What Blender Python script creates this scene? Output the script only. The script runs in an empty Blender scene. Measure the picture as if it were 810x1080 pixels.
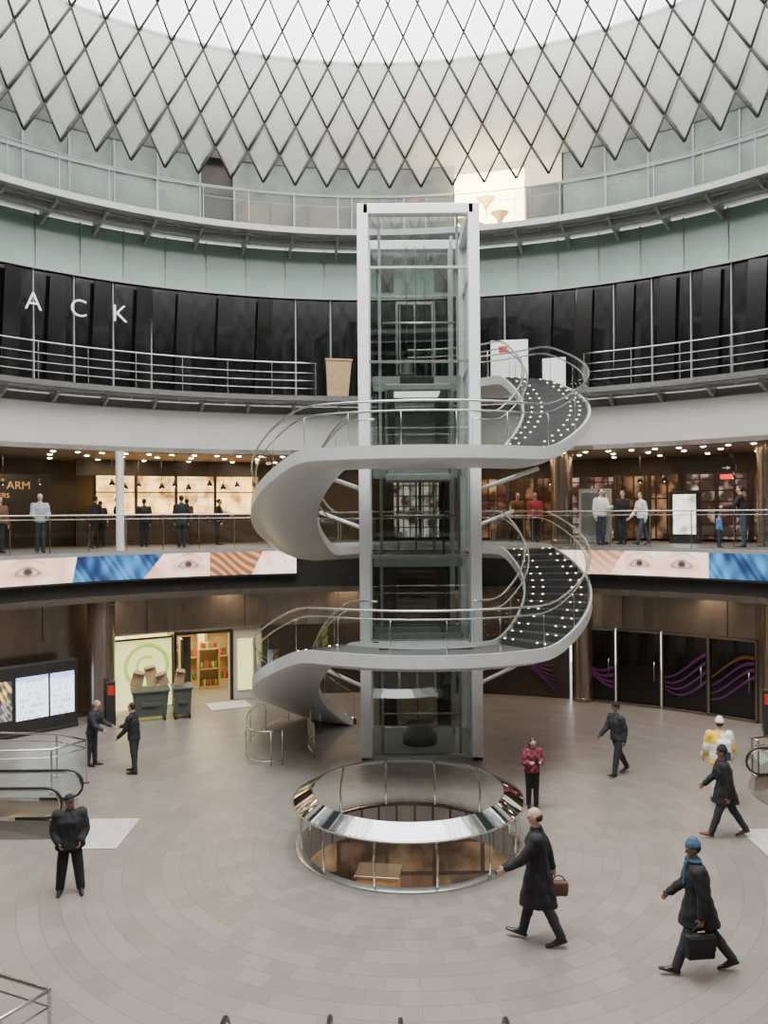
import bpy, bmesh, math, random
import numpy as np
from mathutils import Vector, Matrix
random.seed(3)
S=bpy.context.scene; COL=S.collection
CX,CY=0.0,13.2            # atrium centre
SX,SY=0.95,22.0           # stair / lift centre
rad=math.radians
# ------------------------------------------------------------ materials
def M(name,color,rough=.5,metal=0.,emit=None,es=0.,var=.12,scale=6.,bump=0.,stretch=None):
    m=bpy.data.materials.new(name); m.use_nodes=True; nt=m.node_tree; n=nt.nodes; l=nt.links
    b=n['Principled BSDF']; b.inputs['Roughness'].default_value=rough; b.inputs['Metallic'].default_value=metal
    tc=n.new('ShaderNodeTexCoord'); nz=n.new('ShaderNodeTexNoise'); nz.inputs['Scale'].default_value=scale; nz.inputs['Detail'].default_value=4
    src=tc.outputs['Object']
    if stretch:
        mp=n.new('ShaderNodeMapping'); mp.inputs['Scale'].default_value=stretch; l.new(src,mp.inputs['Vector']); src=mp.outputs[0]
    l.new(src,nz.inputs['Vector'])
    r=n.new('ShaderNodeValToRGB'); c=color
    r.color_ramp.elements[0].position=.3; r.color_ramp.elements[1].position=.7
    r.color_ramp.elements[0].color=(c[0]*(1-var),c[1]*(1-var),c[2]*(1-var),1)
    r.color_ramp.elements[1].color=(min(1,c[0]*(1+var)),min(1,c[1]*(1+var)),min(1,c[2]*(1+var)),1)
    l.new(nz.outputs['Fac'],r.inputs['Fac']); l.new(r.outputs['Color'],b.inputs['Base Color'])
    if emit:
        b.inputs['Emission Color'].default_value=(*emit,1); b.inputs['Emission Strength'].default_value=es
    if bump:
        bp=n.new('ShaderNodeBump'); bp.inputs['Strength'].default_value=bump; l.new(nz.outputs['Fac'],bp.inputs['Height']); l.new(bp.outputs[0],b.inputs['Normal'])
    return m
def GL(name,tint,base=.05,rough=.02,k=.6):
    m=bpy.data.materials.new(name); m.use_nodes=True; nt=m.node_tree; n=nt.nodes; l=nt.links
    n.remove(n['Principled BSDF']); out=n['Material Output']
    t=n.new('ShaderNodeBsdfTransparent'); t.inputs[0].default_value=(*tint,1)
    g=n.new('ShaderNodeBsdfGlossy'); g.inputs['Roughness'].default_value=rough; g.inputs['Color'].default_value=(.9,.95,.95,1)
    f=n.new('ShaderNodeLayerWeight'); f.inputs[0].default_value=.5
    p=n.new('ShaderNodeMath'); p.operation='POWER'; p.inputs[1].default_value=4
    a=n.new('ShaderNodeMath'); a.operation='MULTIPLY_ADD'; a.inputs[1].default_value=k; a.inputs[2].default_value=base; a.use_clamp=True
    x=n.new('ShaderNodeMixShader'); l.new(f.outputs['Facing'],p.inputs[0]); l.new(p.outputs[0],a.inputs[0]); l.new(a.outputs[0],x.inputs[0])
    l.new(t.outputs[0],x.inputs[1]); l.new(g.outputs[0],x.inputs[2]); l.new(x.outputs[0],out.inputs[0]); return m
def ATT(name,es):
    m=bpy.data.materials.new(name); m.use_nodes=True; nt=m.node_tree; n=nt.nodes; l=nt.links
    b=n['Principled BSDF']; a=n.new('ShaderNodeAttribute'); a.attribute_name='Col'
    b.inputs['Base Color'].default_value=(.02,.02,.02,1); l.new(a.outputs['Color'],b.inputs['Emission Color']); b.inputs['Emission Strength'].default_value=es
    b.inputs['Roughness'].default_value=.3; return m
def SHOP(name,c1,c2,dark_,es,bw=.5,rh=.35,nscale=1.3,lo=.42,hi=.62,mort=.03,floor_=.04):
    m=bpy.data.materials.new(name); m.use_nodes=True; nt=m.node_tree; n=nt.nodes; l=nt.links
    b=n['Principled BSDF']; b.inputs['Roughness'].default_value=.25
    tc=n.new('ShaderNodeTexCoord'); sp=n.new('ShaderNodeSeparateXYZ'); l.new(tc.outputs['Object'],sp.inputs[0]); cb=n.new('ShaderNodeCombineXYZ'); l.new(sp.outputs[0],cb.inputs[0]); l.new(sp.outputs[2],cb.inputs[1])
    br=n.new('ShaderNodeTexBrick'); br.inputs['Scale'].default_value=1; br.inputs['Brick Width'].default_value=bw; br.inputs['Row Height'].default_value=rh; br.inputs['Mortar Size'].default_value=mort
    br.offset=.0
    br.inputs['Color1'].default_value=(*c1,1); br.inputs['Color2'].default_value=(*c2,1); br.inputs['Mortar'].default_value=(*dark_,1); l.new(cb.outputs[0],br.inputs['Vector'])
    nz=n.new('ShaderNodeTexNoise'); nz.inputs['Scale'].default_value=nscale; nz.inputs['Detail'].default_value=5; l.new(tc.outputs['Object'],nz.inputs['Vector'])
    mr=n.new('ShaderNodeMapRange'); mr.inputs[1].default_value=lo; mr.inputs[2].default_value=hi; mr.inputs[3].default_value=floor_; mr.inputs[4].default_value=1; l.new(nz.outputs['Fac'],mr.inputs[0])
    sc=n.new('ShaderNodeVectorMath'); sc.operation='SCALE'; l.new(br.outputs['Color'],sc.inputs[0]); l.new(mr.outputs[0],sc.inputs['Scale'])
    b.inputs['Base Color'].default_value=(*dark_,1); l.new(sc.outputs[0],b.inputs['Emission Color']); b.inputs['Emission Strength'].default_value=es; return m
white=M('painted_white_steel',(.72,.73,.74),.35,.05,var=.03)
silver=M('silver_paint',(.68,.69,.70),.34,.15,var=.03)
silver2=M('silver_stringer',(.64,.65,.66),.34,.25,var=.03)
steel=M('brushed_steel',(.62,.61,.595),.25,1,var=.06,stretch=(1,1,14))
steeld=M('dull_rail_steel',(.30,.31,.305),.4,.8,var=.06)
mirror=M('polished_steel',(.50,.51,.52),.05,1,var=.03)
taupe=M('bronze_panel',(.26,.215,.175),.22,.85,var=.12,scale=2,stretch=(2,2,.4))
taupeL=M('bronze_column',(.31,.255,.215),.22,.85,var=.08,stretch=(3,3,.3))
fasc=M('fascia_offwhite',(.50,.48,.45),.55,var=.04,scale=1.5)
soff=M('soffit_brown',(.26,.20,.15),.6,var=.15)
blackg=M('black_glass_panel',(.006,.006,.007),.05,var=.3)
blackp=M('black_panel',(.012,.012,.012),.5,var=.3)
dark=M('dark_paint',(.02,.019,.018),.5,var=.2)
darkw=M('dark_brown_wall',(.045,.034,.027),.5,var=.25,scale=1.5)
green=M('green_spandrel_glass',(.24,.36,.31),.16,var=.08,scale=.8)
greend=M('upper_level_glass',(.15,.18,.165),.38,var=.5,scale=.9)
slab=M('walkway_metal',(.31,.315,.31),.5,.2,var=.08)
rubber=M('black_rubber',(.015,.015,.015),.35)
clear=GL('clear_glass',(.92,.96,.94),.045,k=.3)
galgl=GL('gallery_rail_glass',(.80,.86,.83),.02,k=.15,rough=.2)
shaftg=GL('tinted_shaft_glass',(.60,.65,.625),.07,k=.35)
darkgl=GL('dark_shop_glass',(.35,.36,.36),.08)
tread_m=M('grey_tread',(.055,.057,.06),.5,var=.2,scale=20)
landm=M('landing_floor',(.12,.125,.13),.4)
warmdot=M('warm_led',(1,.8,.5),.4,emit=(1,.78,.45),es=10)
warmwin=SHOP('warm_lit_bar',(1.0,.74,.30),(1.0,.56,.14),(.8,.42,.12),3.6,1.3,.62,2.0,.34,.58,.04,.10)
dimwin=SHOP('dim_shopfront',(.80,.42,.20),(.12,.05,.03),(.03,.015,.01),.9,.33,2.2,1.6,.46,.66)
dimwin2=SHOP('mixed_shopfront',(.90,.80,.66),(.40,.12,.08),(.05,.03,.025),1.1,.45,.38,1.9,.48,.66)
midwin=SHOP('pale_shop_reflection',(.85,.80,.72),(.35,.30,.27),(.08,.06,.05),1.6,.25,.4,2.4,.40,.56)  # glowing pane added behind the lift, stands in for shop reflections
warmlamp=M('warm_lamp',(1,.9,.7),.4,emit=(1,.75,.42),es=36)
coolroom=M('glowing_cream_wall',(.85,.80,.45),.6,emit=(1,.87,.45),es=9,var=.15)  # wall itself emits, imitating the warm light of the upper room
cablem=M('dark_net_cable',(.024,.022,.021),.7,0)
carton=M('cardboard',(.42,.28,.15),.8,var=.2)
wood=M('tan_wood',(.38,.25,.13),.6,var=.2,stretch=(1,1,8),scale=4)
bingrey=M('grey_bin_plastic',(.07,.08,.07),.5)
redm=M('red_paint',(.50,.03,.02),.4)
redlit=M('red_lit_sign',(.7,.05,.03),.4,emit=(1,.06,.03),es=2)
whitep=M('white_plastic',(.78,.79,.80),.5,var=.03)
greenf=M('lime_ring',(.50,.66,.15),.5,emit=(.50,.68,.12),es=.8)
yelp=M('pale_yellow_poster',(.9,.9,.50),.5,emit=(1,.95,.32),es=1.0)
creamw=M('glowing_shop_wall',(.85,.74,.34),.6,emit=(1,.80,.28),es=1.3,var=.4,scale=1.5)  # room light put into the walls as emission
matf=M('pale_floor_mat',(.48,.465,.44),.6)
sand=M('tan_bowl',(.5,.32,.14),.5,emit=(1,.55,.15),es=.6)
led=ATT('led_screen',2.4); scr=ATT('display_screen',3.0)
def panel_mat():
    m=bpy.data.materials.new('perforated_reflector'); m.use_nodes=True; nt=m.node_tree; n=nt.nodes; l=nt.links
    b=n['Principled BSDF']; b.inputs['Roughness'].default_value=.35; b.inputs['Metallic'].default_value=.2
    tc=n.new('ShaderNodeTexCoord'); nz=n.new('ShaderNodeTexNoise'); nz.inputs['Scale'].default_value=.6
    l.new(tc.outputs['Object'],nz.inputs['Vector']); r=n.new('ShaderNodeValToRGB')
    r.color_ramp.elements[0].color=(.60,.60,.59,1); r.color_ramp.elements[1].color=(.84,.84,.83,1)
    l.new(nz.outputs['Fac'],r.inputs[0]); l.new(r.outputs[0],b.inputs['Base Color'])
    t=n.new('ShaderNodeBsdfTransparent'); tr=n.new('ShaderNodeBsdfTranslucent'); tr.inputs[0].default_value=(.85,.85,.85,1)
    x=n.new('ShaderNodeMixShader'); x.inputs[0].default_value=.45; l.new(b.outputs[0],x.inputs[1]); l.new(tr.outputs[0],x.inputs[2])
    y=n.new('ShaderNodeMixShader'); y.inputs[0].default_value=.50; l.new(x.outputs[0],y.inputs[1]); l.new(t.outputs[0],y.inputs[2])
    l.new(y.outputs[0],n['Material Output'].inputs[0]); return m
panelm=panel_mat()
def floor_mat():
    m=bpy.data.materials.new('granite_ring_paving'); m.use_nodes=True; nt=m.node_tree; n=nt.nodes; l=nt.links
    b=n['Principled BSDF']; b.inputs['Roughness'].default_value=.36
    tc=n.new('ShaderNodeTexCoord'); sp=n.new('ShaderNodeSeparateXYZ')
    sub=n.new('ShaderNodeVectorMath'); sub.operation='SUBTRACT'; sub.inputs[1].default_value=(.41,15.46,0)
    l.new(tc.outputs['Object'],sub.inputs[0]); l.new(sub.outputs[0],sp.inputs[0])
    at=n.new('ShaderNodeMath'); at.operation='ARCTAN2'; l.new(sp.outputs[0],at.inputs[0]); l.new(sp.outputs[1],at.inputs[1])
    ln=n.new('ShaderNodeVectorMath'); ln.operation='LENGTH'; l.new(sub.outputs[0],ln.inputs[0])
    mu=n.new('ShaderNodeMath'); mu.operation='MULTIPLY'; mu.inputs[1].default_value=11; l.new(at.outputs[0],mu.inputs[0])
    cb=n.new('ShaderNodeCombineXYZ'); l.new(mu.outputs[0],cb.inputs[0]); l.new(ln.outputs['Value'],cb.inputs[1])
    br=n.new('ShaderNodeTexBrick'); br.inputs['Scale'].default_value=1; br.inputs['Brick Width'].default_value=1.0; br.inputs['Row Height'].default_value=.32
    br.inputs['Mortar Size'].default_value=.006; br.inputs['Color1'].default_value=(.180,.160,.143,1); br.inputs['Color2'].default_value=(.228,.205,.184,1); br.inputs['Mortar'].default_value=(.13,.117,.104,1)
    l.new(cb.outputs[0],br.inputs['Vector'])
    nz=n.new('ShaderNodeTexNoise'); nz.inputs['Scale'].default_value=1.2; nz.inputs['Detail'].default_value=6; l.new(tc.outputs['Object'],nz.inputs['Vector'])
    mr=n.new('ShaderNodeMapRange'); mr.inputs[3].default_value=.88; mr.inputs[4].default_value=1.12; l.new(nz.outputs['Fac'],mr.inputs[0])
    mx=n.new('ShaderNodeVectorMath'); mx.operation='SCALE'; l.new(br.outputs['Color'],mx.inputs[0]); l.new(mr.outputs[0],mx.inputs['Scale']); l.new(mx.outputs[0],b.inputs['Base Color'])
    return m
floorm=floor_mat()
# ------------------------------------------------------------ builder
def props(o,**k):
    for a,b in k.items(): o[a]=b
def link(name,data,mats,parent=None,bev=0,**k):
    o=bpy.data.objects.new(name,data)
    if data is not None and mats is not None:
        for m in (mats if isinstance(mats,(list,tuple)) else [mats]): data.materials.append(m)
    COL.objects.link(o)
    if parent is not None: o.parent=parent
    if bev:
        b=o.modifiers.new('bev','BEVEL'); b.width=bev; b.segments=2; b.limit_method='ANGLE'
    props(o,**k); return o
def empty(name,loc=(0,0,0),rz=0,**k):
    o=bpy.data.objects.new(name,None); o.location=loc; o.rotation_euler=(0,0,rz); o.empty_display_size=.1; COL.objects.link(o); props(o,**k); return o
class B:
    def __init__(s): s.v=[];s.f=[];s.m=[];s.s=[]
    def add(s,v,f,m=0,sm=False):
        o=len(s.v); s.v+= [tuple(p) for p in v]; s.f+=[tuple(i+o for i in q) for q in f]; s.m+=(m if isinstance(m,list) else [m]*len(f)); s.s+=[sm]*len(f); return s
    def box(s,c,d,rz=0,m=0,tap=1,rx=0,ry=0):
        R=Matrix.Rotation(rz,3,'Z')@Matrix.Rotation(ry,3,'Y')@Matrix.Rotation(rx,3,'X'); c=Vector(c); v=[]
        for z in (-.5,.5):
            k=1 if z>0 else tap
            for x,y in ((-.5,-.5),(.5,-.5),(.5,.5),(-.5,.5)): v.append(c+R@Vector((x*d[0]*k,y*d[1]*k,z*d[2])))
        return s.add(v,[(3,2,1,0),(4,5,6,7),(0,1,5,4),(1,2,6,5),(2,3,7,6),(3,0,4,7)],m)
    def sheet(s,c,w,h,rz=0,m=0):
        c=Vector(c); d=Matrix.Rotation(rz,3,'Z')@Vector((w/2,0,0)); u=Vector((0,0,h/2))
        return s.add([c-d-u,c+d-u,c+d+u,c-d+u],[(0,1,2,3)],m)
    def tube(s,pts,r,m=0,n=8,closed=False,segm=None):
        P=[Vector(p) for p in pts]; N=len(P); v=[];f=[];ms=[]
        up=None
        for i,p in enumerate(P):
            if closed: t=P[(i+1)%N]-P[i-1]
            else: t=P[min(i+1,N-1)]-P[max(i-1,0)]
            t.normalize()
            if up is None:
                up=Vector((0,0,1)) if abs(t.z)<.9 else Vector((1,0,0))
            a=up-t*up.dot(t)
            if a.length<1e-4: a=Vector((1,0,0))-t*t.x
            a.normalize(); up=a; b=t.cross(a)
            rr=r[i] if isinstance(r,(list,tuple)) else r
            for k in range(n):
                w=2*math.pi*k/n; v.append(p+(a*math.cos(w)+b*math.sin(w))*rr)
        for i in range(N if closed else N-1):
            j=(i+1)%N
            for k in range(n):
                k2=(k+1)%n; f.append((i*n+k,i*n+k2,j*n+k2,j*n+k)); ms.append(segm(i) if segm else m)
        if not closed:
            f.append(tuple(range(n))[::-1]); f.append(tuple((N-1)*n+k for k in range(n))); ms+=[m,m]
        return s.add(v,f,ms,True)
    def arc(s,R0,R1,z0,z1,a0,a1,m=0,seg=None,c=(0,0)):
        seg=seg or max(1,int(abs(a1-a0)/2.5)); v=[];f=[]
        full=abs(a1-a0)>=359.9
        for i in range(seg+1):
            a=rad(a0+(a1-a0)*i/seg); x,y=math.sin(a),math.cos(a)
            for (r,z) in ((R0,z0),(R1,z0),(R1,z1),(R0,z1)): v.append((c[0]+r*x,c[1]+r*y,z))
        for i in range(seg):
            for k in range(4):
                k2=(k+1)%4; f.append((i*4+k,i*4+k2,i*4+4+k2,i*4+4+k))
        if not full: f.append((3,2,1,0)); e=seg*4; f.append((e,e+1,e+2,e+3))
        return s.add(v,f,m)
    def arcsheet(s,R,z0,z1,a0,a1,m=0,seg=2):
        v=[];f=[]
        for i in range(seg+1):
            a=rad(a0+(a1-a0)*i/seg); v+=[(R*math.sin(a),R*math.cos(a),z0),(R*math.sin(a),R*math.cos(a),z1)]
        for i in range(seg): f.append((2*i,2*i+2,2*i+3,2*i+1))
        return s.add(v,f,m)
    def loft(s,rings,m=0,sm=True,caps=True,closedpath=False):
        n=len(rings[0]); v=[p for r in rings for p in r]; f=[]; N=len(rings)
        for i in range(N if closedpath else N-1):
            j=(i+1)%N
            for k in range(n):
                k2=(k+1)%n; f.append((i*n+k,i*n+k2,j*n+k2,j*n+k))
        if caps and not closedpath: f.append(tuple(range(n))[::-1]); f.append(tuple((N-1)*n+k for k in range(n)))
        return s.add(v,f,m,sm)
    def lathe(s,prof,c=(0,0,0),n=32,m=0,closed=False,sm=True):
        rings=[]
        for i in range(n):
            a=2*math.pi*i/n; rings.append([(c[0]+r*math.cos(a),c[1]+r*math.sin(a),c[2]+z) for r,z in prof])
        v=[p for r in rings for p in r]; k=len(prof); f=[]
        for i in range(n):
            j=(i+1)%n
            for q in range(k if closed else k-1):
                q2=(q+1)%k; f.append((i*k+q,j*k+q,j*k+q2,i*k+q2))
        return s.add(v,f,m,sm)
    def mesh(s):
        me=bpy.data.meshes.new('m'); me.from_pydata(s.v,[],s.f)
        me.polygons.foreach_set('material_index',s.m); me.polygons.foreach_set('use_smooth',s.s)
        bm=bmesh.new(); bm.from_mesh(me); bmesh.ops.recalc_face_normals(bm,faces=bm.faces); bm.to_mesh(me); bm.free(); me.update(); return me
    def obj(s,name,mats,parent=None,bev=0,loc=None,rz=0,**k):
        o=link(name,s.mesh(),mats,parent,bev,**k)
        if loc is not None: o.location=loc
        o.rotation_euler=(0,0,rz); return o
def esplit(o,a=32):
    m=o.modifiers.new('es','EDGE_SPLIT'); m.split_angle=rad(a); return o
def ringpt(th,R,z=0): a=rad(th); return (CX+R*math.sin(a),CY+R*math.cos(a),z)
def ringobj(name,mats,fn,th=0,parent=None,bev=0,**k):
    b=B(); fn(b); return b.obj(name,mats,parent,bev,loc=(CX,CY,0),rz=-rad(th),**k)
def rep(src,th,**k):
    o=src.copy(); COL.objects.link(o); o.rotation_euler=(0,0,-rad(th)); props(o,**k); return o
ST=dict(kind='structure')
tn=[0]
def trim(mats,fn,**k):
    tn[0]+=1; return ringobj('trim_%d'%tn[0],mats,fn,kind='structure',**k)
# ------------------------------------------------------------ floor with openings
me=bpy.data.meshes.new('floor'); bm=bmesh.new()
bmesh.ops.create_cone(bm,cap_ends=True,segments=96,radius1=22,radius2=22,depth=.5,matrix=Matrix.Translation((0,CY,-.25))); bm.to_mesh(me); bm.free()
fl=link('floor',me,floorm,kind='structure')
cut=[]
def cutter(fn):
    m2=bpy.data.meshes.new('c'); bm=bmesh.new(); fn(bm); bm.to_mesh(m2); bm.free(); o=bpy.data.objects.new('c',m2); COL.objects.link(o); cut.append(o)
    md=fl.modifiers.new('b','BOOLEAN'); md.object=o; md.operation='DIFFERENCE'; md.solver='EXACT'
OX,OY=.41,15.46
cutter(lambda bm:bmesh.ops.create_cone(bm,cap_ends=True,segments=64,radius1=1.95,radius2=1.95,depth=2,matrix=Matrix.Translation((OX,OY,0))))
def cb(x0,x1,y0,y1): cutter(lambda bm:bmesh.ops.create_cube(bm,size=1,matrix=Matrix.Translation(((x0+x1)/2,(y0+y1)/2,0))@Matrix.Diagonal((x1-x0,y1-y0,2,1))))
cb(-12.5,-8.1,15.75,17.15); cb(9.0,13,16.95,18.35); cb(-1.86,-.46,3.2,7.1); cb(-.02,1.38,3.2,7.1)
bpy.context.view_layer.update()
dg=bpy.context.evaluated_depsgraph_get(); nm=bpy.data.meshes.new_from_object(fl.evaluated_get(dg))
fl.modifiers.clear(); fl.data=nm
for o in cut: bpy.data.objects.remove(o)
B().box((OX,OY,-4.6),(14,14,.2)).obj('floor',[M('lower_floor',(.30,.21,.14),.2,var=.5,scale=1.2)],kind='structure')
b=B(); b.box((OX,OY-7,-2.4),(14,.2,4.2)); b.box((OX-7,OY,-2.4),(.2,14,4.2)); b.box((OX+7,OY,-2.4),(.2,14,4.2))
b.obj('wall_lower',[M('lower_wall',(.20,.13,.08),.4,var=.4,scale=1)],kind='structure')
B().box((OX,OY+7,-2.4),(14,.2,4.2)).obj('wall_lower_north',[SHOP('lower_shop_wall',(.60,.36,.17),(.14,.08,.05),(.03,.02,.015),.75,1.3,.9,.9,.38,.60,.06)],kind='structure')
# ------------------------------------------------------------ slabs / walls
trim([landm],lambda b:b.arc(13.7,20,4.9,5.1,-180,180))
trim([dark],lambda b:b.arc(13.85,14.05,3.65,4.9,-180,180))
trim([slab],lambda b:b.arc(13.6,13.84,4.98,5.09,-180,180))
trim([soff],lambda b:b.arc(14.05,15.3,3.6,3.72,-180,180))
trim([taupe],lambda b:b.arc(13.72,13.85,3.62,3.80,-180,180))
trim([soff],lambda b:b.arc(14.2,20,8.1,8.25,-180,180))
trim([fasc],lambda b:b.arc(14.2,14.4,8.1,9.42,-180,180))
trim([slab],lambda b:b.arc(14.45,14.9,9.3,9.7,-180,180))
trim([slab],lambda b:b.arc(13.6,15.5,9.76,9.95,-180,180))
trim([steel],lambda b:b.arc(13.54,13.6,9.80,9.96,-180,180))
trim([slab],lambda b:b.arc(13.6,16.4,15.2,15.35,-180,180))
trim([slab],lambda b:b.arc(13.54,13.6,15.18,15.37,-180,180))
trim([slab],lambda b:b.arc(14.2,14.35,14.95,15.15,-180,180))
ringobj('wall_mezzanine',[darkw],lambda b:b.arc(19.5,19.8,5.1,8.1,-180,180),**ST)
ringobj('wall_upper',[blackp],lambda b:b.arc(15.35,15.5,9.95,15.1,-180,180),**ST)
ringobj('wall_gallery',[darkw],lambda b:b.arc(16.5,16.6,15.35,19.1,-180,180),**ST)
shellm=M('white_dome_lining',(.76,.76,.75),.6,var=.03,scale=.5)
b=B(); b.lathe([(16.6,19.2),(16.15,18.4),(14.9,19.15),(13.4,20.6),(13.5,20.7),(15.0,19.35),(16.6,19.3)],n=96,closed=True)
b.obj('ceiling',[shellm],loc=(CX,CY,0),**ST)
b=B()
b.tube([(13.4*math.cos(a*math.pi/36),13.4*math.sin(a*math.pi/36),20.65) for a in range(72)],.06,closed=True)
b.obj('trim_90',[white],loc=(CX,CY,0),**ST)
def wallseg(a0,a1,z0,z1,mat,nm,R=15.2): return ringobj(nm,[mat],lambda b:b.arc(R,R+.2,z0,z1,a0,a1),**ST)
wallseg(-180,180,2.4,3.65,taupe,'wall_ground_upper')
wallseg(-180,-34.6,0,2.4,taupe,'wall_west')
wallseg(-20,-16,0,2.4,fasc,'wall_shop_pier')
wallseg(-16,23.5,0,2.4,darkw,'wall_north')
wallseg(45.2,180,0,2.4,taupe,'wall_east')
trim([steel],lambda b:b.arc(15.12,15.2,2.36,2.42,-34.6,-16))
for i,a in enumerate(range(-78,80,12)):
    trim([dark],lambda b:b.box((0,15.19,3.02),(.02,.03,1.2)),th=a)
wn=[0]
def win(src,th,**k):
    wn[0]+=1; o=rep(src,th,**k); o.name='window_%d'%wn[0]; return o
def pane_set(R,z0,z1,step,mats,a0,a1,gap=.12,frame=.03):
    b=B(); h=step/2-gap
    b.arc(R,R+.06,z0+.03,z1-.03,-h,h,0,seg=1)
    b.box((R*math.sin(rad(step/2)),R*math.cos(rad(step/2)),(z0+z1)/2),(frame,.1,z1-z0),rz=-rad(step/2),m=1)
    o=b.obj('window_0',mats,loc=(CX,CY,0),kind='structure'); wn[0]+=1; o.name='window_%d'%wn[0]
    th=a0; o.rotation_euler=(0,0,-rad(th)); th+=step
    while th<=a1: win(o,th); th+=step
pane_set(15.2,10.0,13.5,4.5,[blackg,slab],-81,81,gap=.2,frame=.03)
pane_set(15.15,13.5,15.13,5.0,[green,slab],-80,80,gap=.05,frame=.03)
trim([slab],lambda b:b.arc(15.05,15.15,13.46,13.52,-85,85))
pane_set(16.2,15.4,19.0,5.0,[greend,slab],-85,-21,gap=.05,frame=.06)
pane_set(16.2,15.4,19.0,5.0,[greend,slab],25,85,gap=.05,frame=.06)
trim([slab],lambda b:b.arc(16.12,16.2,17.35,17.45,-85,9))
trim([slab],lambda b:b.arc(16.12,16.2,17.35,17.45,22.4,85))
b=B(); b.add([(-.46,0,0),(.10,0,0),(.22,0,3.38),(-.28,0,3.38),(-.46,.03,0),(.10,.03,0),(.22,.03,3.38),(-.28,.03,3.38)],[(0,1,2,3),(7,6,5,4),(0,4,5,1),(1,5,6,2),(2,6,7,3),(3,7,4,0)])
fm=b.mesh(); fm.materials.append(M('gloss_black_banner',(.008,.0075,.0075),.10,var=.4,scale=1,stretch=(1,1,.3)))
for i,th in enumerate(list(range(-80,-11,5))+list(range(21,82,5))):
    o=bpy.data.objects.new('screen_panel',fm); COL.objects.link(o); o.location=ringpt(th,15.0,10.0); o.rotation_euler=(0,0,-rad(th)+(.12,.2,.05)[i%3])
    props(o,category='screen panel',label='tall glossy black screen panel against the dark curtain wall',group='black screen panels')
wn[0]+=1
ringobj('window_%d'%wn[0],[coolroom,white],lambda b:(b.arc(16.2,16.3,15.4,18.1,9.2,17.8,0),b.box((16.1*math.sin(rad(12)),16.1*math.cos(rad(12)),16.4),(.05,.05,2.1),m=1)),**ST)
wn[0]+=1
ringobj('window_%d'%wn[0],[M('soft_glow_glass',(.5,.48,.35),.3,emit=(1,.85,.5),es=.8,var=.3,scale=.7),slab],lambda b:(b.arc(16.2,16.3,18.1,19.0,9.2,17.8,0),b.arc(16.2,16.3,17.4,19,17.9,22.3,0)),**ST)
amber=SHOP('amber_gallery_window',(.5,.28,.13),(.12,.09,.07),(.05,.05,.045),.6,1.3,.9,.8,.42,.62)
for a0,a1 in ((-18.4,-11.2),(-11,-4),(-3.8,2.6),(2.8,9.0),(18,22.3)):
    wn[0]+=1
    ringobj('window_%d'%wn[0],[amber,slab],lambda b:(b.arc(16.15,16.2,15.4,17.4,a0,a1,0),b.box((16.12*math.sin(rad(a0)),16.12*math.cos(rad(a0)),16.4),(.07,.08,2.1),rz=-rad(a0),m=1)),**ST)
wn[0]+=1
ringobj('window_%d'%wn[0],[greend],lambda b:b.arc(16.2,16.26,17.45,19.0,-18.5,9.1,0),**ST)
for th,z in ((10.6,16.2),(13.3,16.9),(15.0,16.35),(12.0,16.0)):
    b=B(); b.lathe([(.0,-.25),(.06,-.25),(.14,-.08),(.30,.08),(.33,.1),(.3,.1),(.1,-.05),(0,-.05)],n=20); b.tube([(0,0,-.25),(0,0,15.35-z)],.02,m=1); b.lathe([(0,15.35-z),(.16,15.35-z),(.16,15.38-z),(0,15.38-z)],n=16,m=1)
    b.obj('floor_lamp',[sand,steel],loc=ringpt(th,15.7,z),category='lamp',label='tan bowl-shaped uplighter on slim pole in the bright upper room',group='bowl uplighters')
def bracket(z,nm,lab,angs,R1=15.1):
    b=B(); b.add([(-.04,13.75,z),(.04,13.75,z),(.04,R1,z),(-.04,R1,z),(-.04,13.75,z-.12),(.04,13.75,z-.12),(.04,R1,z-.42),(-.04,R1,z-.42)],[(0,1,2,3),(7,6,5,4),(0,4,5,1),(1,5,6,2),(2,6,7,3),(3,7,4,0)])
    b.tube([(-.7,13.95,z-.06),(.7,13.95,z-.06)],.03)
    o=b.obj('support_bracket',[slab],loc=(CX,CY,0)); 
    for i,a in enumerate(angs):
        q=o if i==0 else o.copy()
        if i: COL.objects.link(q)
        q.rotation_euler=(0,0,-rad(a)); props(q,category='bracket',label=lab,group=nm)
bracket(15.2,'brackets under the gallery walkway','tapered grey steel bracket under the gallery walkway',range(-78,80,6))
bracket(9.76,'brackets under the upper walkway','tapered grey steel bracket under the upper walkway',range(-78,80,6),R1=14.4)
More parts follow.
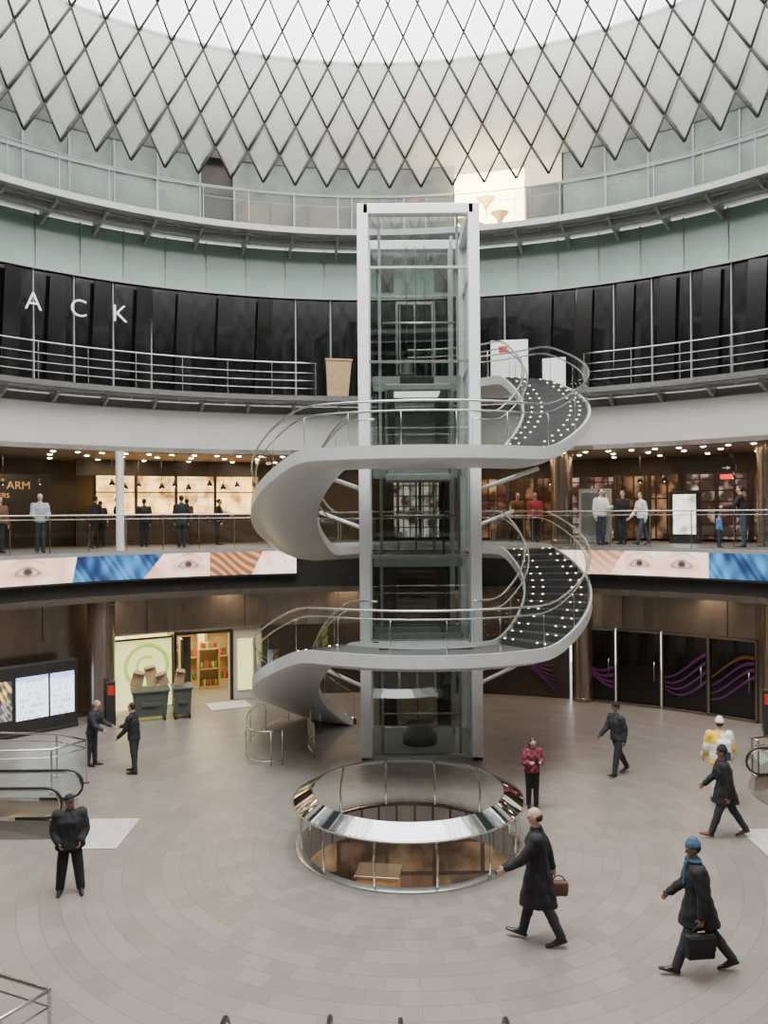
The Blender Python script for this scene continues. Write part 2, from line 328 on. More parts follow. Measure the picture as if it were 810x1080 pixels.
def guard(zf,R,a0,a1,bars,glass,step,label,ht=1.07,th=.022,mt=None,gmt=None,pw=.02):
    mt=mt or steel
    e=empty('guard_rail',ringpt((a0+a1)/2,R,zf),category='railing',label=label)
    inv=Matrix.Translation(e.location).inverted()
    def put(o): o.parent=e; o.matrix_parent_inverse=inv
    seg=int((a1-a0)/2)+1
    pts=lambda r,z:[ (r*math.sin(rad(a0+(a1-a0)*i/seg)),r*math.cos(rad(a0+(a1-a0)*i/seg)),z) for i in range(seg+1)]
    o=B().tube(pts(R,zf+ht),th).obj('top_rail',[mt],loc=(CX,CY,0)); put(o)
    for h in bars:
        o=B().tube(pts(R,zf+h),.009,n=6).obj('rail_bar',[mt],loc=(CX,CY,0)); put(o)
    b=B(); b.box((0,R,zf+ht/2),(pw,.05,ht)); m=b.mesh(); m.materials.append(mt)
    if glass:
        g=B(); g.arcsheet(R,zf+.08,zf+ht-.06,.15,step-.15,seg=2); gm=g.mesh(); gm.materials.append(gmt or clear)
    a=a0
    while a<=a1+.01:
        o=bpy.data.objects.new('post',m); COL.objects.link(o); o.location=(CX,CY,0); o.rotation_euler=(0,0,-rad(a)); put(o)
        if glass and a+step<=a1+.01:
            o=bpy.data.objects.new('glass_pane',gm); COL.objects.link(o); o.location=(CX,CY,0); o.rotation_euler=(0,0,-rad(a)); put(o)
        a+=step
guard(5.1,13.75,-80,-11,[.95],True,4.6,'glass balustrade with steel rail above the video band')
guard(5.1,13.75,15,80,[.95],True,5,'glass balustrade with steel rail by the mezzanine shops')
guard(9.95,13.62,-80,-9,[.25,.5,.75],False,5.9,'curved steel bar railing on the upper walkway below black wall',th=.02)
guard(9.95,13.62,27,81,[.25,.5,.75],False,6,'curved steel bar railing on the upper walkway beside the stair',th=.02)
guard(15.35,13.62,-84,84,[.75],True,6,'curved glass and steel railing round the top gallery',th=.017,mt=steeld,gmt=galgl,pw=.014)
# ---- LED bands
def ledband(a0,a1,paint,lab,R=13.62,z0=4.26,z1=4.98):
    nx=int((a1-a0)*16); nz=34
    v=[];cs=[]
    for i in range(nx+1):
        th=a0+(a1-a0)*i/nx
        for j in range(nz+1):
            f=j/nz; a=rad(th); v.append((R*math.sin(a),R*math.cos(a),z0+(z1-z0)*f)); cs.append((*paint(th,f),1))
    f=[(i*(nz+1)+j,(i+1)*(nz+1)+j,(i+1)*(nz+1)+j+1,i*(nz+1)+j+1) for i in range(nx) for j in range(nz)]
    me=bpy.data.meshes.new('led'); me.from_pydata(v,[],f); at=me.color_attributes.new('Col','FLOAT_COLOR','POINT'); at.data.foreach_set('color',np.array(cs,dtype=np.float32).ravel())
    e=empty('video_display',(CX,CY,z0),category='video screen',label=lab)
    o=link('screen',me,led,e); o.location=(0,0,-z0)
    B().arc(R+.01,R+.16,z0-.06,z1+.0,a0,a1).obj('casing',[dark],e,loc=(0,0,-z0))
def hsh(x): return (math.sin(x*12.9898)*43758.5453)%1
def sn(x,y): return .5+.25*math.sin(x*2.1+1.3*math.sin(y*3+x*.7))+.25*math.sin(x*5.3+y*4+2*math.sin(x*1.1))
def sstep(a,b,x): t=max(0,min(1,(x-a)/(b-a))); return t*t*(3-2*t)
def mix(a,b,t): t=max(0,min(1,t)); return tuple(a[i]*(1-t)+b[i]*t for i in range(3))
def eye(c,th,f,t0,f0,w=1.3,h=.17):
    x=(th-t0)/w; y=(f-f0-.08*math.cos(x*1.6)+.05)/h; d=math.sqrt(x*x+y*y*(1+.6*x*x))
    c=mix(c,(.50,.20,.12),.6*(1-sstep(.7,2.6,d)))
    c=mix(c,(.25,.10,.06),.45*(1-sstep(.0,.8,abs(y-2.6+.35*x*x)))*(1-sstep(.9,2.0,abs(x))))
    k=mix((.60,.45,.40),(.16,.07,.05),sstep(.55,1,d)); d2=math.sqrt((x/.45)**2+(y/.95)**2); k=mix((.05,.03,.02),k,sstep(.5,1.2,d2))
    return mix(k,c,sstep(.85,1.15,d))
SK=(.90,.50,.33)
def water(th,f):
    s=.5+.28*math.sin(th*.9+2*f+1.2*math.sin(th*.5+3*f))+.16*math.sin(th*2.3-4*f+math.sin(th))+.16*math.sin(th*5.5+f*9+2*math.sin(th*1.3+f*4))
    return mix((.005,.015,.07),(.05,.24,.52),max(0,s)**1.8)
def strands(th,f):
    s=.5+.5*math.sin((th*.8+f*3)*5+1.5*math.sin(th*.9)+f*2); return mix((.20,.075,.03),(.62,.30,.15),s**2)
def paintL(th,f):
    if th<-40.8+ .6*f:
        c=mix(SK,(1.0,.76,.60),sn(th*.35,f*.4)); c=mix(c,(.62,.28,.18),.5*math.exp(-((th+42.0)/.9)**2))
        for t in (-66,-60,-46): c=eye(c,th,f,t,.48,1.5,.18)
        return c
    if th<-32+ 2.5*f: return water(th,f)
    if th<-29.5-2*f: return mix((.85,.50,.36),(.35,.15,.09),f)
    if th<-23.5:
        c=mix(SK,(1,.76,.60),sn(th*.4,f*.5)); return eye(c,th,f,-26.3,.5,1.3,.16)
    if th<-18+1.5*f: return strands(th,f)
    return mix((.85,.45,.28),(1,.80,.66),sn(th*.4,f*.6)+.25)
def paintR(th,f):
    if th<27: return mix((1,.90,.82),(.95,.60,.46),f*.7)
    if th<30+2*f: return mix(strands(th,f),(.95,.58,.43),.55-f*.4)
    if th<42.2:
        c=mix(SK,(1,.78,.64),sn(th*.35,f*.4)+.1); c=mix(c,(.65,.30,.2),.45*math.exp(-((th-36.4)/.8)**2))
        c=eye(c,th,f,39.0,.48,1.3,.17); c=eye(c,th,f,33.8,.48,1.2,.16); return c
    if th<55: return water(th,f)
    return mix(SK,(.95,.75,.62),sn(th,f))
ledband(-75,-12,paintL,'curved video band showing faces, brown hair and blue water')
ledband(21.5,75,paintR,'curved video band showing a close-up face and blue water')
# ---- mezzanine shops
wn[0]+=1
ringobj('window_%d'%wn[0],[warmwin,dark],lambda b:(b.arc(18.5,18.6,6.2,7.55,-33,-15.5),[b.box((18.45*math.sin(rad(a)),18.45*math.cos(rad(a)),6.9),(.10,.06,1.4),m=1) for a in np.arange(-33,-15,4.4)],b.arc(18.4,18.5,6.95,6.99,-33,-15.5,1)),**ST)
wallseg(-35,-15,5.1,6.2,darkw,'wall_cafe_counter',R=18.4)
wallseg(-35,-15,7.55,8.1,darkw,'wall_cafe_head',R=18.4)
for i,(a0,a1,mt) in enumerate(((1,6.5,midwin),(8,20,dimwin),(20.2,27,dimwin2),(27.2,34,dimwin),(34.2,43,dimwin2),(43.2,60,dimwin))):
    wn[0]+=1
    ringobj('window_%d'%wn[0],[mt,dark],lambda b:(b.arc(18.5,18.6,5.2,7.4,a0,a1),[b.box((18.45*math.sin(rad(a)),18.45*math.cos(rad(a)),6.3),(.12,.08,2.3),m=1) for a in np.arange(a0,a1+.1,3.3)]),**ST)
pm=B(); pm.tube([(0,0,.95),(0,0,.22)],.008,n=5,m=1); pm.lathe([(.0,.22),(.03,.22),(.11,.02),(.10,.02),(.02,.19)],n=14,m=1); pm.lathe([(0,.15),(.04,.10),(.045,.06),(0,.01)],n=12,m=0)
pmm=pm.mesh(); pmm.materials.append(warmlamp); pmm.materials.append(dark)
for th,R,z in [(-33+i*1.9,16.2+.5*(i%3),7.12-.1*(i%2)) for i in range(10)]+[(-44,16.8,7.1),(-40,17,7.15),(31,16.5,7.1),(34,16.2,7.1),(41,16.6,7.15),(47,16.5,7.1),(50,16.2,7.1),(20.5,16.5,7.1)]:
    o=bpy.data.objects.new('pendant_lamp',pmm); COL.objects.link(o); o.location=ringpt(th,R,z); props(o,category='lamp',label='small dark pendant lamp with glowing warm bulb',group='mezzanine pendant lamps')
e=empty('lit_sign',ringpt(41,16.0,7.2),-rad(41),category='sign',label='small red illuminated sign box near the mezzanine ceiling')
B().box((0,0,0),(.34,.1,.14)).obj('box',[redlit],e,bev=.01)
for sx in (-.12,.12): B().tube([(sx,0,.07),(sx,0,.9)],.01,n=6).obj('hanger',[dark],e)
def column(x,y,z0,z1,r,mat,lab):
    h=z1-z0; b=B(); b.lathe([(0,0),(r*1.06,0),(r*1.06,.12),(r,.14),(r,h-.1),(r*1.05,h-.08),(r*1.05,h),(0,h)],n=40)
    return esplit(b.obj('column',[mat],loc=(x,y,z0),category='column',label=lab))
column(-8.5,24.7,0,3.6,.40,taupeL,'thick round bronze-clad column beside the shop entrance')
column(6.45,26.9,0,3.6,.30,taupeL,'round bronze-clad column beside dark glass doors')
column(10.9,23.0,0,3.6,.36,taupeL,'thick round bronze-clad column near red fire cabinet')
column(-8.0,25.0,5.1,8.1,.12,white,'slim white round column behind the mezzanine balustrade')
column(5.95,27.6,5.1,8.1,.36,taupeL,'round brown column on the mezzanine beside grey kiosk')
column(-11.5,22.4,5.1,8.1,.36,taupeL,'round brown column on the mezzanine')
column(2.6,28.6,5.1,8.1,.3,taupeL,'round brown column on the mezzanine behind the lift')
column(11.3,24.2,5.1,8.1,.34,taupeL,'round brown column on the mezzanine near the railing')
b=B(); b.lathe([(0,-.05),(.05,-.045),(.08,-.02),(.12,-.02),(.12,0),(0,0)],n=16); 
dm=b.mesh(); dm.materials.append(steel); dm.materials.append(warmlamp)
for p in dm.polygons:
    if p.center.z<-.021: p.material_index=1
for R,st in ((14.8,2.8),(16.2,4),(18.0,5)):
    a=-56+R
    while a<60:
        o=bpy.data.objects.new('ceiling_light',dm); COL.objects.link(o); o.location=ringpt(a,R,8.1)
        props(o,category='ceiling light',label='small round warm recessed downlight in the mezzanine soffit',group='mezzanine downlights'); a+=st
def text(s,size,mat,loc,rz,parent=None,name='letter',ext=.02,**k):
    c=bpy.data.curves.new('t','FONT'); c.body=s; c.size=size; c.extrude=ext; c.align_x='CENTER'; c.offset=-.012*size
    t=bpy.data.objects.new('t',c); COL.objects.link(t); bpy.context.view_layer.update()
    me=bpy.data.meshes.new_from_object(t.evaluated_get(bpy.context.evaluated_depsgraph_get())); bpy.data.objects.remove(t)
    me.materials.clear(); o=link(name,me,mat,parent,**k); o.location=loc; o.rotation_euler=(math.pi/2,0,rz); return o
letm=M('white_letter',(.75,.76,.76),.4,emit=(1,1,1),es=.25,var=.02)
tanlet=M('tan_letter',(.5,.33,.16),.4,emit=(1,.6,.25),es=.25)
e=empty('wall_lettering',ringpt(-38,14.9,12.1),category='sign',label='widely spaced thin white capital letters on black glass wall')
for ch,a in (('A',-43.2),('C',-38.1),('K',-33.3)):
    p=Vector(ringpt(a,14.85,12.17))-e.location; text(ch,.76,letm,p,-rad(a),e,'letter')
e=empty('cafe_sign',ringpt(-42.6,17.6,6.3),-rad(-42.6),category='sign',label='dark brown cafe sign board with tan letters')
B().box((0,0,.55),(2.6,.1,1.3)).obj('board',[dark],e,bev=.01)
text('ARM',.36,tanlet,(.30,-.07,.72),0,e,'lettering'); text('TERS',.22,tanlet,(-.22,-.07,.44),0,e,'lettering')
e=empty('hanging_sign',ringpt(39,15.6,7.35),-rad(39),category='sign',label='black hanging direction sign with white arrow')
B().box((0,0,.1),(1.9,.08,.22)).obj('board',[dark],e)
for sx in (-.8,.8): B().tube([(sx,0,.2),(sx,0,.75)],.012).obj('hanger',[dark],e)
B().add([(.57,-.045,.085),(.70,-.045,.085),(.70,-.045,.04),(.82,-.045,.1),(.70,-.045,.16),(.70,-.045,.115),(.57,-.045,.115)],[(0,1,2,3,4,5,6)]).obj('arrow',[letm],e)
e=empty('poster_stand',ringpt(35.5,17,5.1),-rad(35.5),category='poster stand',label='illuminated white poster in dark frame on the mezzanine')
B().box((0,0,.85),(1.0,.16,1.7)).obj('frame',[dark],e,bev=.01)
B().box((0,-.09,.95),(.72,.02,1.3)).obj('poster',[SHOP('lit_poster',(.95,.93,.90),(.85,.85,.86),(.8,.8,.8),2.0,.4,.3,3,.35,.55,.005,.2)],e)
b=B(); b.box((0,0,.9),(.95,.6,1.8)); b.box((0,-.31,1.0),(.8,.02,1.4),m=1); b.box((0,0,.05),(1,.65,.1),m=1)
b.obj('kiosk_cabinet',[slab,steel],loc=ringpt(26.5,15.6,5.1),rz=-rad(26.5),bev=.01,category='cabinet',label='grey rectangular kiosk cabinet beside the brown column')
def grid_screen(w,h,fn,nx,nz,mat,parent,loc,name='screen'):
    v=[];cs=[]
    for i in range(nx+1):
        for j in range(nz+1): v.append((w*(i/nx-.5),0,h*j/nz)); cs.append((*fn(i/nx,j/nz),1))
    f=[(i*(nz+1)+j,(i+1)*(nz+1)+j,(i+1)*(nz+1)+j+1,i*(nz+1)+j+1) for i in range(nx) for j in range(nz)]
    me=bpy.data.meshes.new('s'); me.from_pydata(v,[],f); at=me.color_attributes.new('Col','FLOAT_COLOR','POINT'); at.data.foreach_set('color',np.array(cs,dtype=np.float32).ravel())
    o=link(name,me,mat,parent); o.location=loc; return o
e=empty('information_display',ringpt(-45.6,14.3,0),-rad(-45.0),category='display board',label='wide black information board with bright timetable screens')
B().box((0,0,1.0),(3.1,.3,1.95)).box((0,0,.05),(3.1,.36,.1)).obj('cabinet',[dark],e,bev=.02)
def sch(x,y):
    if y>.9: return (.35,.5,.75)
    r=int(y*14); c=(.74,.85,1.0)
    if r%2==0 and .1<x<.85 and hsh(int(x*16)+r*7)>.45: c=(.42,.52,.66)
    return c
def adv(x,y):
    if y>.45: return mix((.03,.03,.05),(1,.66,.08),1.6*sn(x*5+3,y*5)-.7)
    return mix((.03,.03,.05),(.55,.45,.36),sn(x*9,y*9)-.3)
grid_screen(.90,1.2,sch,42,56,scr,e,(.22,-.16,.45)); grid_screen(.70,1.2,sch,42,56,scr,e,(1.08,-.16,.45)); grid_screen(.75,1.1,adv,40,40,scr,e,(-.72,-.16,.5))
e=empty('shop_poster',ringpt(-31,15.1,0),-rad(-31),category='poster',label='yellow-green shop window poster with large lime ring graphic')
B().box((0,0,1.15),(2.05,.08,2.2)).obj('backing',[yelp],e)
pts=[(.20+.66*math.cos(t*math.pi/20),-.05,1.38+.66*math.sin(t*math.pi/20)) for t in range(40)]; B().tube(pts,.07,closed=True,n=6).obj('ring_graphic',[greenf],e)
pts=[(.20+.3*math.cos(t*math.pi/12+1),-.05,1.38+.3*math.sin(t*math.pi/12+1)) for t in range(16)]; B().tube(pts,.05,n=6).obj('swirl_graphic',[greenf],e)
B().box((0,-.06,2.24),(2.1,.08,.06)).box((-1.03,-.06,1.1),(.05,.06,2.2)).box((1.03,-.06,1.1),(.05,.06,2.2)).obj('frame',[dark],e)
e=empty('wall_poster',ringpt(-18,15.15,.25),-rad(-18),category='poster',label='pale yellow vertical poster on the white shop pier')
B().box((0,0,.9),(.5,.04,1.7)).obj('sheet',[yelp],e)
def sbx(a,R,z,d,mat,nm,**k): return B().box((0,0,0),d).obj(nm,[mat],loc=ringpt(a,R,z),rz=-rad(a),**k)
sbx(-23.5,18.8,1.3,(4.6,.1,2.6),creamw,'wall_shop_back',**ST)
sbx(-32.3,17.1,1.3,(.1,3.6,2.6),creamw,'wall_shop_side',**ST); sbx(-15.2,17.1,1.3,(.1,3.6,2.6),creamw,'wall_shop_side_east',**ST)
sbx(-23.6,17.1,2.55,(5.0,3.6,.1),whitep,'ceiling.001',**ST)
e=empty('door_1',ringpt(-23.2,15.15,0),-rad(-23.2),kind='structure')
B().box((-.92,0,1.15),(.1,.12,2.3)).box((.92,0,1.15),(.1,.12,2.3)).box((0,0,2.3),(1.9,.12,.1)).obj('door_frame',[dark],e)
B().box((-.78,-.45,1.1),(.05,.9,2.15)).obj('door_leaf',[darkgl],e); B().box((-.55,.1,1.1),(.3,.05,2.15)).obj('door_leaf',[darkw],e)
shc=[M('packet_%d'%i,c,.5) for i,c in enumerate(((.5,.05,.03),(.08,.22,.06),(.55,.35,.05),(.12,.08,.05)))]
for k,(a,R,w,h) in enumerate(((-25.2,16.8,.8,1.5),(-23.6,18.4,1.0,1.9),(-21.3,17.3,.7,1.4),(-19.6,18.4,.9,1.9))):
    b=B(); b.box((0,0,h/2),(w,.4,.04)); b.box((0,0,.05),(w,.4,.1)); b.box((0,0,h),(w,.4,.04)); b.box((-w/2,0,h/2),(.04,.4,h)); b.box((w/2,0,h/2),(.04,.4,h)); b.box((0,.19,h/2),(w,.02,h))
    for i in range(6):
        for z_,q in ((h/2+.14,0),(.22,1),(h+.12,2)): b.box((-w/2+.1+i*(w-.2)/5,0,z_),(w/9,.2,.16+.08*((i+q)%3)/2),m=1+(i*3+q+k)%4)
    b.obj('display_shelf',[wood]+shc,loc=ringpt(a,R,0),rz=-rad(a),category='shelf',label='shop shelf stocked with small coloured packets',group='shop shelves')
mk=lambda x,y,w,h,rz:B().box((0,0,.012),(w,h,.016)).obj('floor_mat',[matf],loc=(x,y,0),rz=rz,bev=.004,category='floor mat',label='pale rectangular entrance plate set on grey paving')
mk(-5.5,16.0,1.0,1.5,.0); mk(7.45,15.1,1.3,1.7,0); mk(-5.05,26.6,1.3,1.0,rad(23))
def cart(x,y,rz,w,h,lab):
    e=empty('waste_cart',(x,y,0),rz,category='waste cart',label=lab)
    b=B(); b.box((0,0,.15+h/2),(w,.75,h),tap=.85); b.box((0,0,.15+h),(w+.08,.83,.06)); b.box((0,-.39,.15+h*.5),(w*.5,.03,.12)); b.obj('body',[bingrey],e,bev=.02)
    for sx in (-1,1):
        for sy in (-1,1):
            B().tube([(sx*w*.38-.03,sy*.28,.08),(sx*w*.38+.03,sy*.28,.08)],.08,n=14).obj('wheel',[rubber],e)
    return e
cart(-7.1,24.9,rad(20),1.05,.75,'large dark grey wheeled waste cart holding cardboard')
cart(-6.22,25.2,rad(18),.55,.78,'narrow dark grey wheeled bin with flattened cartons')
for i,(x,y,z,w,h,ry,rx,rz) in enumerate(((-7.46,24.78,1.22,.32,.48,.25,.1,.3),(-7.10,25.0,1.27,.32,.58,-.15,-.1,.5),(-6.76,25.0,1.18,.28,.38,-.3,.1,.1),(-6.28,25.15,1.2,.26,.46,.15,.1,.4))):
    b=B(); b.box((0,0,0),(w,.05,h)); b.box((w*.5,.10,0),(.03,.2,h*.9),rz=.2); b.box((0,-.05,h*.5),(w*.9,.14,.02),rx=.5)
    o=b.obj('cardboard_box',[carton],loc=(x,y,z),category='cardboard',label='flattened brown cardboard carton sticking out of a bin',group='flattened cartons'); o.rotation_euler=(rx,ry,rz)
def post(x,y):
    e=empty('fire_cabinet',(x,y,0),-math.atan2(x,y),category='cabinet',label='slim black cabinet with small red fire equipment panel')
    B().box((0,0,.65),(.26,.22,1.3)).obj('body',[dark],e,bev=.02); B().box((0,-.12,1.05),(.18,.03,.28)).obj('panel',[redm],e)
post(-8.05,24.2); post(10.4,22.4)
purple=M('purple_ribbon',(.05,.010,.05),.3,emit=(.5,.08,.45),es=.045); orange=M('amber_ribbon',(.08,.03,.01),.3,emit=(.8,.35,.10),es=.03)
b=B(); b.arc(15.2,15.26,0,2.4,-2.6,2.6,0,seg=2)
gm=b.mesh(); gm.materials.append(blackg)
def ribbon(b,f0,f1,x0,x1,y,n=18):
    v=[]
    for t in range(n+1):
        u=t/n; x=x0+(x1-x0)*u; v+=[(x,y,f0(u)),(x,y,f1(u))]
    b.add(v,[(2*q,2*q+2,2*q+3,2*q+1) for q in range(n)])
k=0
for a in (26.5,31.9,37.3,42.6):
    k+=1; e=empty('door_%d'%(k+1),ringpt(a,15.15,0),-rad(a),kind='structure')
    o=bpy.data.objects.new('glass_leaf',gm); COL.objects.link(o); o.parent=e; o.location=(0,-15.15,0)
    for sx in (-.68,.68): B().box((sx,-.02,1.2),(.04,.08,2.4)).obj('door_stile',[taupe],e)
    for zz in (.05,2.37): B().box((0,-.02,zz),(1.4,.08,.07)).obj('door_rail',[taupe],e)
    B().tube([(.5,0,.85),(.5,-.1,.85),(.5,-.1,1.45),(.5,0,1.45)],.014).obj('handle',[steel],e)
    if k in (1,3,4):
        for i in range(4):
            ph=k*.9+1.1; g=lambda u,i=i,ph=ph:.9+.17*i+.42*math.sin(u*2.6+ph+i*.3)
            b=B(); ribbon(b,g,lambda u,g=g,i=i:g(u)+.05+.06*u,-.62,.62,-.012-.002*i); b.obj('ribbon_graphic',[purple if i<3 or k<4 else orange],e)
e=empty('wall_graphic',ringpt(18,15.1,.4),category='wall graphic',label='faint purple curving ribbon lines on the dark wall')
for s in range(7):
    B().tube([Vector(ringpt(14+t*.7,15.14,.6+.16*s+.5*math.sin(t*.35+s*.22)))-e.location for t in range(12)],.02,n=4).obj('ribbon_line',[purple],e)
e=empty('wall_graphic',ringpt(11,18.3,5.9),category='wall graphic',label='purple ribbon lines on the mezzanine shopfront')
for s in range(6):
    B().tube([Vector(ringpt(7+t*.7,18.3,5.9+.2*s+.4*math.sin(t*.4+s*.25)))-e.location for t in range(12)],.014,n=4).obj('ribbon_line',[purple],e)
# ------------------------------------------------------------ cable net
N=82; rows=11; hz=.84; z0=16.5
def netR(z): 
    t=(z-16.7); return 13.0-.20*t-.012*t*t
def node(i,j):
    z=z0+j*hz; a=2*math.pi*(i/2)/N+ .02; r=netR(z); return Vector((r*math.sin(a),r*math.cos(a),z))
net=empty('cable_net',(CX,CY,z0),category='cable net',label='diamond cable net with perforated reflector panels under the skylight')
b=B(); rng=list(range(-N,N))
for j in range(rows):
    for i in rng:
        if (i+j)%2==0:
            p=node(i,j)
            for d in (-1,1): b.tube([p,node(i+d,j+1)],.040,n=4)
b.obj('net_cable',[cablem],net,loc=(0,0,-z0))
rest=B(); cand=[(i,j) for j in range(rows-1) for i in rng if (i+j)%2==0]
def paneldata(i,j):
    bt=node(i,j); tp=node(i,j+2); l=node(i-1,j+1); r=node(i+1,j+1); c=(bt+tp+l+r)/4
    n=Vector((c.x,c.y,0)).normalized()*.09
    return [c+(q-c)*.84+n for q in (bt,r,tp,l)]
F=[(0,1,2,3)]
front=[q for q in cand if abs(q[0])<=26 and q[1]<6]; front.sort(key=lambda q:abs(q[0]))
sel=set(front[:100])
for q in cand:
    if q in sel: B().add(paneldata(*q),F).obj('reflector_panel',[panelm],net,loc=(0,0,-z0))
    else: rest.add(paneldata(*q),F)
rest.obj('reflector_panels',[panelm],net,loc=(0,0,-z0),kind='stuff')
# ------------------------------------------------------------ lift tower
L=empty('glass_lift_tower',(SX-.05,SY,0),category='lift',label='tall glass lift tower with silver portal frame')
H=13.86; hw=1.38; fd=1.4
for sx in (-1,1):
    B().box((sx*hw,-fd,H/2),(.28,.3,H)).obj('frame_post',[white],L,bev=.02)
    B().box((sx*hw,fd,H/2),(.28,.3,H)).obj('frame_post',[white],L,bev=.02)
B().box((0,-fd,H-.13),(2*hw,.3,.26)).obj('top_beam',[white],L,bev=.02)
B().box((0,fd,H-.13),(2*hw,.3,.26)).obj('top_beam',[silver],L,bev=.02)
for sx in (-1,1): B().box((sx*hw,0,H-.13),(.26,2*fd,.26)).obj('top_beam',[silver],L,bev=.02)
ls=[0,.12,2.45,3.0,5.1,7.5,9.95,12.3,H-.26]
for i in range(1,len(ls)-1):
    a,c=ls[i],ls[i+1]
    for sy in (-1,1): B().sheet((0,sy*(fd+.02),(a+c)/2),2*hw-.34,c-a-.08).obj('glass_pane',[shaftg],L)
    for sx in (-1,1): B().sheet((sx*hw,0,(a+c)/2),2*fd-.3,c-a-.08,rz=math.pi/2).obj('glass_pane',[shaftg],L)
for z in ls[1:-1]:
    for sy in (-1,1): B().box((0,sy*fd,z),(2*hw-.28,.08,.06)).obj('cross_rail',[steel],L)
    for sx in (-1,1): B().box((sx*hw,0,z),(.08,2*fd-.3,.06)).obj('cross_rail',[steel],L)
for sx in (-.98,.98):
    for y,w in ((-1.28,.06),(.5,.08),(1.3,.06)): B().box((sx,y,H/2),(w,.08,H-.3)).obj('guide_rail',[slab],L)
for z in (5.0,7.4,9.85,3.0):
    for y in (0,1.2): B().box((0,y,z-.15),(2*hw-.4,.1,.22)).obj('floor_beam',[slab],L)
for z in (.12,5.1,9.95):
    B().box((-.5,1.15,z+1.05),(.06,.06,2.1)).box((.5,1.15,z+1.05),(.06,.06,2.1)).box((0,1.15,z+2.1),(1.06,.06,.08)).box((0,1.15,z+1.05),(.04,.05,2.1)).obj('lift_door_frame',[steel],L)
    B().tube([(-1,-1.25,z+1.0),(1,-1.25,z+1.0)],.025).obj('safety_bar',[steel],L)
for z0_,z1_ in ((.12,2.4),(3.1,5.0),(7.6,9.8),(12.35,13.5)):
    for sx in (-1,1): B().box((sx*.82,1.34,(z0_+z1_)/2),(.5,.03,z1_-z0_-.1)).obj('shaft_panel',[dark],L)
cab=empty('lift_car',(0,0,7.1)); cab.parent=L
B().box((0,.25,0),(1.7,1.6,.18)).obj('car_floor',[slab],cab,bev=.02); B().box((0,.25,2.35),(1.7,1.6,.16)).obj('car_roof',[slab],cab,bev=.02)
for sx in (-1,1): B().box((sx*.82,-.5,1.2),(.06,.06,2.2)).obj('car_post',[steel],cab)
B().sheet((0,-.54,1.2),1.6,2.2).obj('car_glass',[clear],cab)
B().box((0,.25,2.26),(1.2,1.0,.02)).obj('car_light',[M('car_light',(1,1,1),.5,emit=(1,.95,.85),es=2)],cab)
b=B(); b.box((0,0,.25),(.9,.7,.3)); b.lathe([(0,.4),(.28,.4),(.28,.5),(.16,.55),(.16,.9),(0,.92)],c=(-.25,0,0),n=20); b.tube([(.25,0,.4),(.25,0,.8),(.1,0,.8)],.05); b.obj('hoist_machinery',[dark],cab,loc=(0,.3,2.3))
b=B(); b.lathe([(.0,0),(.45,0),(.45,.25),(.35,.3),(.35,.55),(0,.55)],n=24); b.obj('buffer',[dark],L,loc=(0,-.2,.1))
B().box((0,0,.05),(3.0,3.1,.1)).obj('plinth',[slab],L)
for i in range(3): B().tube([(-.25+.25*i,.35,9.9),(-.25+.25*i,.35,13.4)],.012,n=5).obj('hoist_cable',[dark],L)
B().tube([(.6,.2,3.2),(.75,.2,2.6),(.7,.2,5.5),(.7,.2,7.0)],.03,n=6).obj('trailing_cable',[dark],L)
# ------------------------------------------------------------ spiral stair
ST0=empty('spiral_staircase',(SX,SY,0),category='staircase',label='silver and glass spiral staircase winding round the lift tower')
KEY=[(-140,0.0),(-40,3.0),(40,3.0),(120,5.12),(240,5.12),(320,7.5),(400,7.5),(480,9.97),(600,9.97)]
def zph(p):
    for (a,za),(c,zc) in zip(KEY,KEY[1:]):
        if p<=c: return za+(zc-za)*max(0,(p-a))/(c-a)
    return KEY[-1][1]
def zsm(p): return (zph(p-5)+zph(p-2.5)+zph(p)*2+zph(p+2.5)+zph(p+5))/6
def sp(r,p,z): a=rad(p); return (r*math.sin(a),-r*math.cos(a),z)
RI=2.72
sec=[(4.45,.13),(4.45,-.15),(4.41,-.18),(4.05,-.29),(3.6,-.33),(3.2,-.30),(RI+.05,-.18),(RI,-.14),(RI,.10),(RI+.05,.10),(RI+.06,-.16),(4.38,-.16),(4.39,.13)]
def deck(p0,p1):
    n=int((p1-p0)/3); rings=[]
    for i in range(n+1):
        p=p0+(p1-p0)*i/n; z=zsm(p); rings.append([sp(r,p,max(z+dz,.005)) for r,dz in sec])
    b=B(); b.loft(rings,sm=True); esplit(b.obj('stringer_shell',[silver2],ST0))
deck(-136,120); deck(120,480); deck(480,545)
for (p0,p1) in ((-40,40),(120,240),(320,400),(480,545)):
    z=zph((p0+p1)/2); B().arc(RI+.08,4.37,z-.15,z,180-p1,180-p0).obj('landing',[landm],ST0)
def flight(p0,p1,n):
    for i in range(n):
        a=p0+(p1-p0)*i/n; c=p0+(p1-p0)*(i+1)/n; z=zph(p0)+(zph(p1)-zph(p0))*(i+1)/n
        t=B().arc(RI+.09,4.36,max(z-.17,.0),z,180-c-.4,180-a,seg=2).obj('tread',[tread_m],ST0)
        P=[];R_=[]
        for r in (RI+.25,RI+.5,3.95,4.18):
            for dr,q in ((-.025,.003),(-.011,.013),(.011,.013),(.025,.003)): P.append(sp(r+dr,a+.25,z+.006)); R_.append(q)
        B().tube(P,R_,n=6,m=1,segm=lambda s:1 if s%4==3 else 0).obj('step_light',[warmdot,tread_m],t)
flight(-140,-40,19); flight(40,120,14); flight(240,320,15); flight(400,480,16)
